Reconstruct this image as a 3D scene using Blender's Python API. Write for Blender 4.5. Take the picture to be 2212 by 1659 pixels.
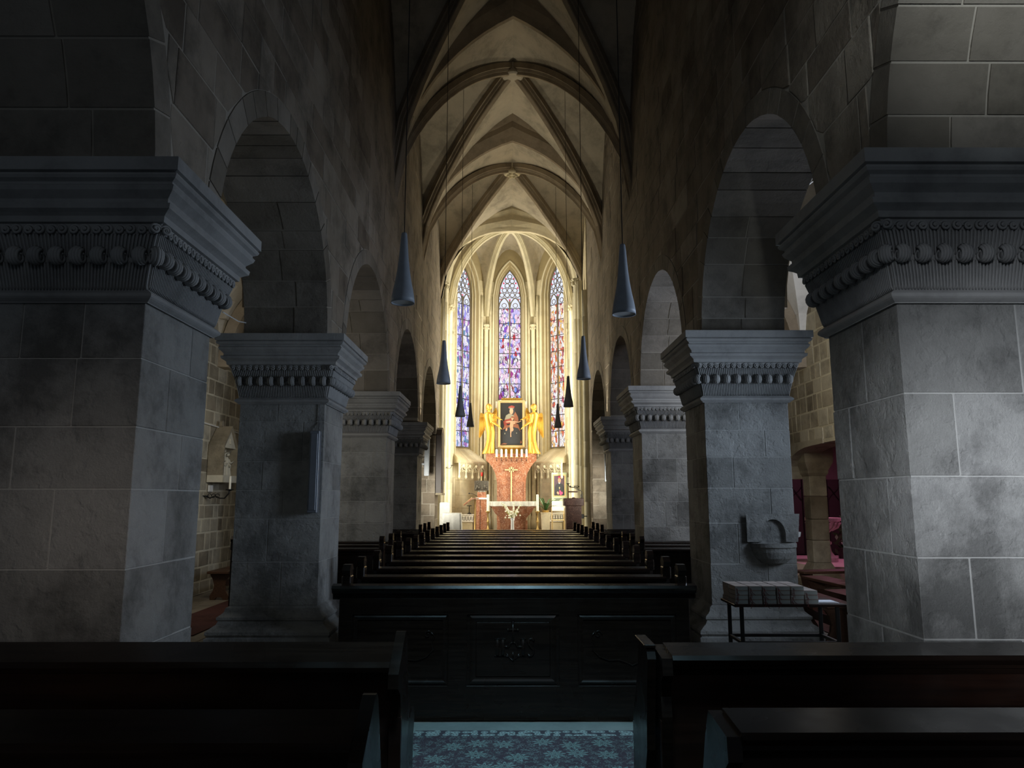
import bpy, math, random
from mathutils import Vector, Matrix
R = math.radians
rnd = random.Random(7)
for o in list(bpy.data.objects): bpy.data.objects.remove(o)
S = bpy.context.scene
C = S.collection
# ------------------------------------------------------------------ camera, world, lights
F = 1600.0; PITCH = R(8.72); YAW = math.atan(5/1600); EYE = 1.6
cam_d = bpy.data.cameras.new('camera'); cam = bpy.data.objects.new('camera', cam_d); C.objects.link(cam)
cam_d.sensor_width = 36; cam_d.lens = F/2212*36; cam_d.clip_start = .05; cam_d.clip_end = 200
cam.location = (0, 0, EYE); cam.rotation_euler = (R(90)+PITCH, 0, -YAW)
S.camera = cam
S.view_settings.view_transform = 'Standard'; S.view_settings.look = 'None'
S.view_settings.gamma = 1; S.view_settings.use_curve_mapping = False
S.view_settings.exposure = 0.0
w = bpy.data.worlds.new('world'); S.world = w; w.use_nodes = True
w.node_tree.nodes['Background'].inputs[0].default_value = (.55, .68, .85, 1)
w.node_tree.nodes['Background'].inputs[1].default_value = .06

def area(name, loc, direction, sx, sy, power, color, spread=180):
    d = bpy.data.lights.new(name, 'AREA'); d.shape = 'RECTANGLE'; d.size = sx; d.size_y = sy
    d.energy = power; d.color = color; d.spread = R(spread)
    o = bpy.data.objects.new(name, d); C.objects.link(o); o.location = loc
    o.rotation_euler = Vector(direction).to_track_quat('-Z', 'Y').to_euler()
    return o
COOL = (.62, .78, 1); WARM = (1, .87, .58)
area('west_window_light', (-1.6, -4.5, 3.2), (4.45, 8.7, -1.55), .5, 1.0, 9.5, (.86, .91, 1), 14)
area('right_arch_fill', (0, -4.5, 5.0), (3.0, 8.7, -.15), .6, .6, 6, (.85, .92, .95), 16)  # added spot that brightens the stone above the first right capital
area('left_pier_fill', (2.0, -3.0, 2.6), (-4.35, 7.2, -1.2), .5, 1.2, .75, (1, .85, .74), 14)  # added warm spot for the low patch on the first left pier
area('west_gallery_light', (.6, -3.5, 5.0), (0.02, 1, -.35), 1.6, 1.2, 15, (.82, .90, 1))
area('carpet_fill', (.1, 1.2, 6.6), (0, .56, -1), .7, .7, 14, (.45, .8, 1), 32)  # added light hung overhead in the nave, aimed down at the carpet
area('right_aisle_window_light', (5.05, 6.45, 2.5), (-1, .15, -.14), 1.1, 1.4, 44, (.66, .80, 1), 95)
area('right_aisle_far_window_light', (5.05, 9.7, 3.2), (-1, .35, .1), 1.0, 1.8, 85, (.7, .8, 1))
area('left_aisle_window_light', (-5.05, 9.9, 3.2), (1, .2, -.1), 1.1, 1.8, 12, (1, .92, .8))
area('left_aisle_wall_fill', (-3.32, 9.75, 2.9), (-1, .75, -.15), .5, 1.0, 24, (1, .93, .78))  # added fill hidden behind the pier, brightens the left aisle wall
area('right_aisle_wall_fill', (3.42, 10.15, 3.3), (1, .75, -.05), .5, 1.0, 20, (1, .88, .64))  # same added fill behind the right pier, for the right aisle wall
area('chancel_left_window_light', (-2.72, 23.9, 4.6), (1, 0, .0), 1.7, 6.2, 350, (1, .95, .80))
area('chancel_right_window_light', (2.85, 23.9, 4.6), (-1, 0, .0), 1.7, 6.2, 430, (1, .95, .80))
area('left_chancel_fill', (-2.75, 18.7, 1.9), (.42, 1, -.02), .4, .8, 20, (1, .95, .80), 64)  # added fill out of sight behind the last left pier, lifts the low chancel
area('right_chancel_fill', (2.85, 18.3, 1.9), (-.40, 1, -.02), .4, .8, 14, (1, .95, .80), 64)  # its added counterpart behind the last right pier
for x_, y_, p_ in ((-1.93, 17.55, 15), (2.06, 17.0, 15), (-1.93, 13.35, .5), (2.06, 13.2, .5)):
    area('vault_fill', (x_, y_, 3.52), (-.28 if x_ > 0 else .28, -.05, 1), .12, .5, p_, (1, .9, .68), 80)  # added lights, unseen on top of the capitals, to brighten the vault
area('chapel_lamp_light', (7.2, 15.6, 2.9), (-.1, 0, -1), .8, .8, 24, (1, .36, .62))

# ------------------------------------------------------------------ projection helper: a ray through a pixel of the photograph
def at(px, py, Y):
    x = (px-1106)/F; y = (829.5-py)/F
    Yv = math.cos(PITCH)-y*math.sin(PITCH); Z = math.sin(PITCH)+y*math.cos(PITCH)
    X = x*math.cos(YAW)+Yv*math.sin(YAW); Yr = Yv*math.cos(YAW)-x*math.sin(YAW)
    return Vector((X/Yr*Y, Y, EYE+Z/Yr*Y))

# ------------------------------------------------------------------ materials
def new_mat(name):
    m = bpy.data.materials.new(name); m.use_nodes = True
    nt = m.node_tree; b = nt.nodes['Principled BSDF']
    return m, nt, b
def N(nt, t, **k):
    n = nt.nodes.new(t)
    for a, v in k.items(): setattr(n, a, v)
    return n
def ramp(nt, fac, stops):
    r = N(nt, 'ShaderNodeValToRGB'); nt.links.new(fac, r.inputs[0])
    e = r.color_ramp.elements
    while len(e) > 1: e.remove(e[-1])
    e[0].position, e[0].color = stops[0][0], (*stops[0][1], 1)
    for p, c in stops[1:]:
        q = e.new(p); q.color = (*c, 1)
    return r.outputs[0]
def plain(name, col, rough=.6, metal=0, emit=None, es=1, spec=.5):
    m, nt, b = new_mat(name)
    b.inputs['Base Color'].default_value = (*col, 1); b.inputs['Roughness'].default_value = rough
    b.inputs['Metallic'].default_value = metal; b.inputs['Specular IOR Level'].default_value = spec
    # every material carries a little procedural unevenness
    n = N(nt, 'ShaderNodeTexNoise'); n.inputs['Scale'].default_value = 14
    geo = N(nt, 'ShaderNodeTexCoord'); nt.links.new(geo.outputs['Object'], n.inputs['Vector'])
    mx = N(nt, 'ShaderNodeMix', data_type='RGBA', blend_type='MULTIPLY'); mx.inputs[0].default_value = .35
    mx.inputs[6].default_value = (*col, 1); nt.links.new(n.outputs['Fac'], mx.inputs[7])
    sc = N(nt, 'ShaderNodeMix', data_type='RGBA', blend_type='ADD'); sc.inputs[0].default_value = .25
    nt.links.new(mx.outputs[2], sc.inputs[6]); sc.inputs[7].default_value = (*[c*.7 for c in col], 1)
    nt.links.new(sc.outputs[2], b.inputs['Base Color'])
    if emit: b.inputs['Emission Color'].default_value = (*emit, 1); b.inputs['Emission Strength'].default_value = es
    return m
def stone(name, c1, c2, c3, bump=.35, scale=3.0, stain=.5, rough=.9, pit=1.0):
    m, nt, b = new_mat(name); L = nt.links
    g = N(nt, 'ShaderNodeNewGeometry'); oi = N(nt, 'ShaderNodeObjectInfo')
    n1 = N(nt, 'ShaderNodeTexNoise', noise_dimensions='4D'); n1.inputs['Scale'].default_value = scale
    n1.inputs['Detail'].default_value = 6; L.new(g.outputs['Position'], n1.inputs['Vector'])
    mw = N(nt, 'ShaderNodeMath', operation='MULTIPLY'); L.new(oi.outputs['Random'], mw.inputs[0]); mw.inputs[1].default_value = .6
    L.new(mw.outputs[0], n1.inputs['W'])
    ad = N(nt, 'ShaderNodeMath', operation='MULTIPLY_ADD'); L.new(oi.outputs['Random'], ad.inputs[0]); ad.inputs[1].default_value = .55
    sb = N(nt, 'ShaderNodeMath', operation='MULTIPLY'); L.new(n1.outputs['Fac'], sb.inputs[0]); sb.inputs[1].default_value = .55
    L.new(sb.outputs[0], ad.inputs[2])
    col = ramp(nt, ad.outputs[0], [(.1, c1), (.45, c2), (.85, c3)])
    n2 = N(nt, 'ShaderNodeTexNoise'); n2.inputs['Scale'].default_value = 1.6; n2.inputs['Detail'].default_value = 9; n2.inputs['Roughness'].default_value = .7
    L.new(g.outputs['Position'], n2.inputs['Vector'])
    st = ramp(nt, n2.outputs['Fac'], [(.36, (1-stain*.62,)*3), (.52, (1, 1, 1)), (.7, (1.0+stain*.25,)*3)])
    mx = N(nt, 'ShaderNodeMix', data_type='RGBA', blend_type='MULTIPLY'); mx.inputs[0].default_value = 1
    L.new(col, mx.inputs[6]); L.new(st, mx.inputs[7]); L.new(mx.outputs[2], b.inputs['Base Color'])
    b.inputs['Roughness'].default_value = rough; b.inputs['Specular IOR Level'].default_value = .25
    n3 = N(nt, 'ShaderNodeTexNoise'); n3.inputs['Scale'].default_value = 38; n3.inputs['Detail'].default_value = 6; n3.inputs['Roughness'].default_value = .75
    L.new(g.outputs['Position'], n3.inputs['Vector'])
    v = N(nt, 'ShaderNodeTexNoise'); v.inputs['Scale'].default_value = 9; v.inputs['Detail'].default_value = 3
    L.new(g.outputs['Position'], v.inputs['Vector'])
    vr = ramp(nt, v.outputs['Fac'], [(.36, (0, 0, 0)), (.47, (1, 1, 1))])
    am = N(nt, 'ShaderNodeMath', operation='MULTIPLY_ADD'); L.new(vr, am.inputs[0]); am.inputs[1].default_value = .35*pit; L.new(n3.outputs['Fac'], am.inputs[2])
    bp = N(nt, 'ShaderNodeBump'); bp.inputs['Strength'].default_value = bump; bp.inputs['Distance'].default_value = .03
    L.new(am.outputs[0], bp.inputs['Height']); L.new(bp.outputs[0], b.inputs['Normal'])
    return m
def wood(name, c1, c2, rough=.3, axis=0, bump=.08):
    m, nt, b = new_mat(name); L = nt.links
    tc = N(nt, 'ShaderNodeNewGeometry'); mp = N(nt, 'ShaderNodeMapping'); L.new(tc.outputs['Position'], mp.inputs[0])
    s = [22, 22, 22]; s[axis] = 1.2; mp.inputs['Scale'].default_value = s
    n = N(nt, 'ShaderNodeTexNoise'); n.inputs['Scale'].default_value = 2; n.inputs['Detail'].default_value = 5; L.new(mp.outputs[0], n.inputs['Vector'])
    L.new(ramp(nt, n.outputs['Fac'], [(.3, c1), (.7, c2)]), b.inputs['Base Color'])
    n2 = N(nt, 'ShaderNodeTexNoise'); n2.inputs['Scale'].default_value = 5; L.new(tc.outputs['Position'], n2.inputs['Vector'])
    L.new(ramp(nt, n2.outputs['Fac'], [(.3, (rough*.75,)*3), (.7, (rough*1.35,)*3)]), b.inputs['Roughness'])
    b.inputs['Specular IOR Level'].default_value = .3
    bp = N(nt, 'ShaderNodeBump'); bp.inputs['Strength'].default_value = bump; bp.inputs['Distance'].default_value = .004
    L.new(n.outputs['Fac'], bp.inputs['Height']); L.new(bp.outputs[0], b.inputs['Normal'])
    return m
def marble(name, c1, c2, vein, rough=.3, scale=4, veinw=.035):
    m, nt, b = new_mat(name); L = nt.links
    g = N(nt, 'ShaderNodeNewGeometry')
    n = N(nt, 'ShaderNodeTexNoise'); n.inputs['Scale'].default_value = scale; n.inputs['Detail'].default_value = 8; n.inputs['Distortion'].default_value = 1.2
    L.new(g.outputs['Position'], n.inputs['Vector'])
    base = ramp(nt, n.outputs['Fac'], [(.3, c1), (.65, c2)])
    n2 = N(nt, 'ShaderNodeTexNoise'); n2.inputs['Scale'].default_value = scale*1.7; n2.inputs['Detail'].default_value = 5; n2.inputs['Distortion'].default_value = 2.5
    L.new(g.outputs['Position'], n2.inputs['Vector'])
    a = .52; vf = ramp(nt, n2.outputs['Fac'], [(a-veinw, (0, 0, 0)), (a, (1, 1, 1)), (a+veinw, (0, 0, 0))])
    mx = N(nt, 'ShaderNodeMix', data_type='RGBA'); L.new(vf, mx.inputs[0]); L.new(base, mx.inputs[6]); mx.inputs[7].default_value = (*vein, 1)
    L.new(mx.outputs[2], b.inputs['Base Color']); b.inputs['Roughness'].default_value = rough
    return m
def glass_mat(name, cols, strength, sc, lead=.05, sx=1.0):
    m, nt, b = new_mat(name); L = nt.links
    g = N(nt, 'ShaderNodeNewGeometry'); mp = N(nt, 'ShaderNodeMapping'); L.new(g.outputs['Position'], mp.inputs[0])
    mp.inputs['Scale'].default_value = (sc*sx, sc*sx, sc*.42)
    wn = N(nt, 'ShaderNodeTexNoise'); wn.inputs['Scale'].default_value = 1.2; L.new(mp.outputs[0], wn.inputs['Vector'])
    av = N(nt, 'ShaderNodeVectorMath', operation='ADD'); L.new(mp.outputs[0], av.inputs[0]); L.new(wn.outputs['Color'], av.inputs[1])
    v = N(nt, 'ShaderNodeTexVoronoi'); v.inputs['Scale'].default_value = 1; L.new(av.outputs[0], v.inputs['Vector'])
    ve = N(nt, 'ShaderNodeTexVoronoi', feature='DISTANCE_TO_EDGE'); ve.inputs['Scale'].default_value = 1; L.new(av.outputs[0], ve.inputs['Vector'])
    sep = N(nt, 'ShaderNodeSeparateColor'); L.new(v.outputs['Color'], sep.inputs[0])
    c = ramp(nt, sep.outputs[0], cols); nt.nodes[-1].color_ramp.interpolation = 'CONSTANT'
    ld = ramp(nt, ve.outputs['Distance'], [(lead*.4, (0, 0, 0)), (lead, (1, 1, 1))])
    mx = N(nt, 'ShaderNodeMix', data_type='RGBA', blend_type='MULTIPLY'); mx.inputs[0].default_value = .92
    L.new(c, mx.inputs[6]); L.new(ld, mx.inputs[7])
    b.inputs['Base Color'].default_value = (.02, .02, .03, 1); b.inputs['Roughness'].default_value = .2
    L.new(mx.outputs[2], b.inputs['Emission Color']); b.inputs['Emission Strength'].default_value = strength
    return m
M = {}
M['pier'] = stone('grey_pier_sandstone', (.20, .20, .19), (.28, .28, .265), (.36, .36, .345), bump=.7, stain=.85, pit=1.3)
M['capital'] = stone('carved_capital_stone', (.27, .275, .27), (.31, .31, .305), (.36, .36, .35), bump=.2, scale=5, stain=.45)
M['pier_mortar'] = stone('pier_mortar', (.33, .33, .315), (.37, .37, .35), (.41, .41, .39), bump=.4, stain=.3)
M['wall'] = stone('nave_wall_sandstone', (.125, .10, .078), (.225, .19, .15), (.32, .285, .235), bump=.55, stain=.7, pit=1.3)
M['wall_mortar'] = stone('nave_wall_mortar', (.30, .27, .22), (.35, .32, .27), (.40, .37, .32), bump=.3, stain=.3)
M['soffit'] = stone('arch_soffit_stone', (.13, .115, .09), (.19, .17, .14), (.26, .235, .20), bump=.4, stain=.6)
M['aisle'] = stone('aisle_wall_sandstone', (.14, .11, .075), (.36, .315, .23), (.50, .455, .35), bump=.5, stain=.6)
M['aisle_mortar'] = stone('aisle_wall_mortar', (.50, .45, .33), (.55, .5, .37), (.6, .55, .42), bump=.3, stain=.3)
M['plaster'] = stone('vault_plaster', (.42, .38, .30), (.47, .42, .335), (.52, .47, .38), bump=.12, stain=.55, scale=1.2)
M['lit_vault'] = stone('lit_vault_plaster', (.62, .60, .55), (.68, .66, .62), (.74, .72, .68), bump=.1, stain=.3)  # brightness of the lit right aisle vault put into a paler plaster
M['rib'] = stone('vault_rib_stone', (.24, .19, .135), (.30, .245, .18), (.36, .30, .22), bump=.2, stain=.5)
M['chancel'] = stone('chancel_limestone', (.52, .45, .31), (.66, .59, .42), (.74, .68, .52), bump=.15, stain=.35)
M['chancel_joint'] = stone('chancel_joint', (.40, .33, .2), (.44, .37, .22), (.5, .42, .26), bump=.1, stain=.2)
M['shaft'] = stone('chancel_shaft_stone', (.64, .59, .43), (.72, .67, .50), (.78, .73, .57), bump=.06, stain=.25)
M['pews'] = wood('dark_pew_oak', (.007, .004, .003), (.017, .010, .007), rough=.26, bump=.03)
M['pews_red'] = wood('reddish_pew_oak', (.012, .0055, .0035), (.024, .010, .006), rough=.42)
M['bench'] = wood('brown_bench_wood', (.05, .024, .014), (.085, .042, .024), rough=.45, axis=1)
M['gold'] = plain('gilding', (.80, .48, .09), .36, .8)
M['frame_gold'] = plain('pale_gilt_frame', (.72, .56, .30), .4, .4)
M['red_marble'] = marble('red_brown_marble', (.20, .07, .037), (.34, .135, .07), (.66, .48, .36), veinw=.022)
M['dark_marble'] = marble('dark_brown_marble', (.028, .012, .010), (.06, .028, .022), (.25, .16, .13), veinw=.012)
M['white_marble'] = marble('white_altar_marble', (.72, .70, .64), (.85, .83, .78), (.55, .53, .5), scale=3)
M['cloth'] = plain('white_cloth', (.88, .88, .84), .8)
M['candle'] = plain('ivory_candle_wax', (.95, .92, .80), .5)
M['brass'] = plain('aged_brass', (.55, .38, .14), .35, .8)
M['iron'] = plain('black_iron', (.012, .012, .012), .5, .3)
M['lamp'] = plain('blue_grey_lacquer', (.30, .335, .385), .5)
M['lamp_far'] = plain('far_lamp_lacquer', (.36, .37, .40), .5)  # paler copy for the far lamps, offsets their backlit shade by colour
M['diffuser'] = plain('lamp_diffuser', (.75, .78, .8), .4)
M['speaker'] = plain('grey_speaker_metal', (.17, .19, .22), .45, .2)
M['white'] = plain('white_paint', (.8, .8, .78), .6)
M['bronze'] = plain('dark_bronze', (.10, .09, .075), .4, .6)
M['leaf'] = plain('palm_leaf_green', (.035, .10, .025), .45)
M['petal'] = plain('cream_petals', (.92, .90, .75), .6)
M['stem'] = plain('yellow_green_stem', (.45, .50, .12), .6)
M['red_glass'] = plain('red_lamp_glass', (.5, .02, .02), .2, 0, (.8, .03, .02), .5)
M['canvas'] = plain('dark_canvas', (.016, .017, .020), .55)
M['skin'] = plain('painted_skin', (.50, .31, .21), .6)
M['p_red'] = plain('painted_red', (.26, .045, .035), .6)
M['p_orange'] = plain('painted_rust', (.25, .095, .055), .6)
M['p_grey'] = plain('painted_grey_veil', (.26, .255, .20), .6)
M['p_dark'] = plain('painted_blue_black', (.03, .035, .045), .6)
M['p_purple'] = plain('painted_purple_ground', (.09, .055, .085), .6)
M['p_pink'] = plain('painted_magenta', (.80, .07, .22), .6)
M['poster'] = plain('pale_green_poster', (.50, .62, .45), .6)
M['pages'] = plain('book_page_edges', (.36, .40, .39), .8)
M['cover'] = plain('dark_book_cover', (.03, .02, .02), .5)
M['spine'] = plain('pale_book_cover', (.30, .25, .22), .55)
M['ribbon'] = plain('red_ribbon', (.12, .012, .012), .6)
M['paper'] = plain('white_paper', (.75, .78, .85), .7)
M['relief'] = plain('pale_relief_stone', (.62, .58, .46), .8)
M['lead'] = plain('window_lead', (.03, .028, .03), .5)
M['tracery'] = plain('window_tracery_stone', (.20, .17, .13), .8)
M['pink_stone'] = plain('chapel_plaster', (.34, .26, .26), .85)
M['font_stone'] = plain('font_stone', (.62, .5, .5), .7)
M['blue_glass'] = glass_mat('blue_chapel_glass', [(0, (.01, .05, .8)), (.5, (.03, .2, 1)), (.8, (.2, .5, 1))], 1.2, 9)
M['glass_mid'] = glass_mat('centre_stained_glass', [(0, (1, .93, 1)), (.24, (.66, .58, 1)), (.40, (1, .68, .88)), (.66, (.42, .05, .28)), (.73, (1, 1, 1)), (.84, (.30, .10, .62)), (.9, (.65, .04, .06)), (.95, (.2, .35, .9))], 1.0, 15)
M['glass_left'] = glass_mat('blue_stained_glass', [(0, (.85, .85, 1)), (.24, (.38, .36, .95)), (.40, (.72, .68, 1)), (.58, (.20, .18, .62)), (.70, (.95, .92, 1)), (.84, (.50, .18, .55)), (.92, (.12, .3, .5))], 1.0, 15)
M['glass_right'] = glass_mat('red_stained_glass', [(0, (1, .95, .92)), (.30, (1, .62, .42)), (.44, (.75, .14, .05)), (.56, (1, .9, .8)), (.72, (.45, .06, .10)), (.80, (.9, .85, 1)), (.92, (.9, .5, .1))], 1.0, 15)
M['glass_tr'] = plain('white_tracery_glass', (.1, .1, .12), .3, 0, (.75, .82, 1), 1.0)
M['glass_red'] = plain('red_tracery_glass', (.1, .02, .02), .3, 0, (.9, .06, .12), .8)

def carpet_mat():
    m, nt, b = new_mat('patterned_carpet'); L = nt.links
    g = N(nt, 'ShaderNodeNewGeometry')
    def flower(scale, petals, rad, off):
        mp = N(nt, 'ShaderNodeMapping'); L.new(g.outputs['Position'], mp.inputs[0]); mp.inputs['Scale'].default_value = (scale, scale*.95, 0); mp.inputs['Location'].default_value = off
        v = N(nt, 'ShaderNodeTexVoronoi', voronoi_dimensions='2D'); v.inputs['Scale'].default_value = 1; v.inputs['Randomness'].default_value = .55
        L.new(mp.outputs[0], v.inputs['Vector'])
        d = N(nt, 'ShaderNodeVectorMath', operation='SUBTRACT'); L.new(mp.outputs[0], d.inputs[0]); L.new(v.outputs['Position'], d.inputs[1])
        s = N(nt, 'ShaderNodeSeparateXYZ'); L.new(d.outputs[0], s.inputs[0])
        an = N(nt, 'ShaderNodeMath', operation='ARCTAN2'); L.new(s.outputs[0], an.inputs[0]); L.new(s.outputs[1], an.inputs[1])
        k = N(nt, 'ShaderNodeMath', operation='MULTIPLY'); L.new(an.outputs[0], k.inputs[0]); k.inputs[1].default_value = petals
        c = N(nt, 'ShaderNodeMath', operation='COSINE'); L.new(k.outputs[0], c.inputs[0])
        rr = N(nt, 'ShaderNodeMath', operation='MULTIPLY_ADD'); L.new(c.outputs[0], rr.inputs[0]); rr.inputs[1].default_value = rad*.35; rr.inputs[2].default_value = rad
        q = N(nt, 'ShaderNodeMath', operation='DIVIDE'); L.new(v.outputs['Distance'], q.inputs[0]); L.new(rr.outputs[0], q.inputs[1])
        return q.outputs[0]
    f1 = flower(4.7, 9, .26, (.2, .35, 0)); f2 = flower(13.5, 5, .26, (.3, .7, 0))
    r1 = ramp(nt, f1, [(.0, (0, 0, 0)), (.18, (0, 0, 0)), (.22, (.8,)*3), (.42, (.8,)*3), (.47, (.1,)*3), (.62, (.1,)*3), (.68, (1,)*3), (.95, (.8,)*3), (1.0, (0,)*3)])
    r2 = ramp(nt, f2, [(.25, (.0,)*3), (.45, (.5,)*3), (.75, (.5,)*3), (.9, (0,)*3)])
    mp = N(nt, 'ShaderNodeMapping'); L.new(g.outputs['Position'], mp.inputs[0]); mp.inputs['Scale'].default_value = (11, 11, 0)
    nz = N(nt, 'ShaderNodeTexNoise'); nz.inputs['Scale'].default_value = 1.5; nz.inputs['Distortion'].default_value = 1.5; L.new(mp.outputs[0], nz.inputs['Vector'])
    r3 = ramp(nt, nz.outputs['Fac'], [(.482, (0, 0, 0)), (.494, (.75,)*3), (.506, (.75,)*3), (.518, (0, 0, 0))])
    a = N(nt, 'ShaderNodeMix', data_type='RGBA', blend_type='LIGHTEN'); a.inputs[0].default_value = 1; L.new(r1, a.inputs[6]); L.new(r2, a.inputs[7])
    c = N(nt, 'ShaderNodeMix', data_type='RGBA', blend_type='LIGHTEN'); c.inputs[0].default_value = 1; L.new(a.outputs[2], c.inputs[6]); L.new(r3, c.inputs[7])
    fin = N(nt, 'ShaderNodeTexNoise'); fin.inputs['Scale'].default_value = 160; L.new(g.outputs['Position'], fin.inputs['Vector'])
    col = N(nt, 'ShaderNodeMix', data_type='RGBA'); L.new(c.outputs[2], col.inputs[0]); col.inputs[6].default_value = (.045, .026, .040, 1); col.inputs[7].default_value = (.20, .30, .28, 1)
    mm = N(nt, 'ShaderNodeMix', data_type='RGBA', blend_type='MULTIPLY'); mm.inputs[0].default_value = .6; L.new(col.outputs[2], mm.inputs[6]); L.new(fin.outputs['Fac'], mm.inputs[7])
    L.new(mm.outputs[2], b.inputs['Base Color']); b.inputs['Roughness'].default_value = .95
    return m
M['carpet'] = carpet_mat()
def border_mat():
    m, nt, b = new_mat('carpet_border'); L = nt.links
    g = N(nt, 'ShaderNodeNewGeometry'); mp = N(nt, 'ShaderNodeMapping'); L.new(g.outputs['Position'], mp.inputs[0]); mp.inputs['Scale'].default_value = (16, 16, 0)
    v = N(nt, 'ShaderNodeTexVoronoi', voronoi_dimensions='2D', feature='SMOOTH_F1'); v.inputs['Scale'].default_value = 1; v.inputs['Randomness'].default_value = .4; L.new(mp.outputs[0], v.inputs['Vector'])
    r = ramp(nt, v.outputs['Distance'], [(.12, (.30, .38, .36)), (.2, (.04, .035, .05)), (.32, (.28, .36, .34)), (.4, (.035, .03, .04))])
    L.new(r, b.inputs['Base Color']); b.inputs['Roughness'].default_value = .95
    return m
M['carpet_border'] = border_mat()
M['red_carpet'] = stone('red_aisle_carpet', (.05, .018, .016), (.08, .030, .026), (.11, .05, .04), bump=.3, scale=20, stain=.6)
M['floor'] = stone('floor_slab_stone', (.13, .11, .085), (.19, .165, .13), (.25, .22, .18), bump=.25, stain=.5, rough=.6)
M['strip'] = stone('pale_step_stone', (.15, .175, .165), (.18, .205, .195), (.21, .235, .225), bump=.1, stain=.3)

# ------------------------------------------------------------------ mesh building
class MB:
    def __init__(s): s.v = []; s.f = []; s.mi = []; s.mats = []
    def add(s, vs, fs, mat=None):
        o = len(s.v); s.v += [tuple(x) for x in vs]
        if mat is not None and mat not in s.mats: s.mats.append(mat)
        k = s.mats.index(mat) if mat is not None else 0
        for f in fs: s.f.append([i+o for i in f]); s.mi.append(k)
        return s
    def box(s, c, d, mat=None, rot=None):
        x, y, z = d[0]/2, d[1]/2, d[2]/2
        vs = [Vector((i*x, j*y, k*z)) for i in (-1, 1) for j in (-1, 1) for k in (-1, 1)]
        if rot is not None: vs = [rot @ v for v in vs]
        vs = [v+Vector(c) for v in vs]
        return s.add(vs, [(0, 1, 3, 2), (4, 6, 7, 5), (0, 4, 5, 1), (2, 3, 7, 6), (0, 2, 6, 4), (1, 5, 7, 3)], mat)
    def bbox(s, a, b, mat=None):
        return s.box([(a[i]+b[i])/2 for i in range(3)], [abs(b[i]-a[i]) for i in range(3)], mat)
    def cbox(s, a, b, ch=.01, mat=None):   # box with all long edges chamfered on the eight corners' verticals
        x0, y0, z0 = a; x1, y1, z1 = b; c = ch
        rings = []
        for z, e in ((z0, c), (z0+c, 0), (z1-c, 0), (z1, c)):
            rings.append([(x0+e+c, y0+e, z), (x1-e-c, y0+e, z), (x1-e, y0+e+c, z), (x1-e, y1-e-c, z), (x1-e-c, y1-e, z), (x0+e+c, y1-e, z), (x0+e, y1-e-c, z), (x0+e, y0+e+c, z)])
        return s.loft(rings, mat=mat)
    def loft(s, rings, caps=True, closed=True, mat=None):
        n = len(rings[0]); vs = [p for r in rings for p in r]; fs = []
        for i in range(len(rings)-1):
            for j in range(n if closed else n-1):
                k = (j+1) % n; fs.append((i*n+j, i*n+k, (i+1)*n+k, (i+1)*n+j))
        if caps and closed: fs.append(tuple(range(n-1, -1, -1))); fs.append(tuple(range((len(rings)-1)*n, len(rings)*n)))
        return s.add(vs, fs, mat)
    def rect(s, prof, hx, hy, c=(0, 0), mat=None):   # stacked rectangles: prof = [(offset, z)]
        return s.loft([[(c[0]-hx-o, c[1]-hy-o, z), (c[0]+hx+o, c[1]-hy-o, z), (c[0]+hx+o, c[1]+hy+o, z), (c[0]-hx-o, c[1]+hy+o, z)] for o, z in prof], mat=mat)
    def lathe(s, prof, c=(0, 0, 0), n=16, mat=None, sx=1, sy=1):
        return s.loft([[(c[0]+r*sx*math.cos(2*math.pi*j/n), c[1]+r*sy*math.sin(2*math.pi*j/n), c[2]+z) for j in range(n)] for r, z in prof], mat=mat)
    def tube(s, pts, r, n=6, mat=None):
        pts = [Vector(p) for p in pts]; rr = r if isinstance(r, (list, tuple)) else [r]*len(pts); rings = []
        up = None
        for i, p in enumerate(pts):
            t = (pts[min(i+1, len(pts)-1)]-pts[max(i-1, 0)]).normalized()
            if up is None:
                up = Vector((0, 0, 1)) if abs(t.z) < .9 else Vector((1, 0, 0))
            a = t.cross(up).normalized(); b = a.cross(t).normalized(); up = b
            rings.append([p+a*rr[i]*math.cos(2*math.pi*j/n)+b*rr[i]*math.sin(2*math.pi*j/n) for j in range(n)])
        return s.loft(rings, mat=mat)
    def prism(s, pts, o, u, v, nrm, d, mat=None):    # 2D outline in the frame (o,u,v) extruded by d along nrm
        o, u, v, nrm = map(Vector, (o, u, v, nrm)); a = [o+u*p[0]+v*p[1] for p in pts]
        n = len(pts); return s.add(a+[q+nrm*d for q in a], [tuple(range(n-1, -1, -1)), tuple(range(n, 2*n))]+[(i, (i+1) % n, n+(i+1) % n, n+i) for i in range(n)], mat)
    def sweep(s, path, frames, prof, mat=None):
        rings = [[p+a*q[0]+b*q[1] for q in prof] for p, (a, b) in zip(path, frames)]
        return s.loft(rings, mat=mat)
    def sphere(s, c, r, n=10, m=7, mat=None, sc=(1, 1, 1)):
        return s.loft([[(c[0]+sc[0]*r*math.sin(t)*math.cos(2*math.pi*j/n), c[1]+sc[1]*r*math.sin(t)*math.sin(2*math.pi*j/n), c[2]+sc[2]*r*math.cos(t)) for j in range(n)]
                       for t in [.02+(math.pi-.04)*i/m for i in range(m+1)]], mat=mat)
    def mesh(s, name, mat=None, smooth=False):
        me = bpy.data.meshes.new(name); me.from_pydata(s.v, [], s.f)
        if s.mats:
            for k in s.mats: me.materials.append(M[k])
            me.polygons.foreach_set('material_index', s.mi)
        else: me.materials.append(M[mat])
        if smooth: me.polygons.foreach_set('use_smooth', [True]*len(me.polygons))
        import bmesh
        b = bmesh.new(); b.from_mesh(me); bmesh.ops.recalc_face_normals(b, faces=b.faces); b.to_mesh(me); b.free()
        return me
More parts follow.
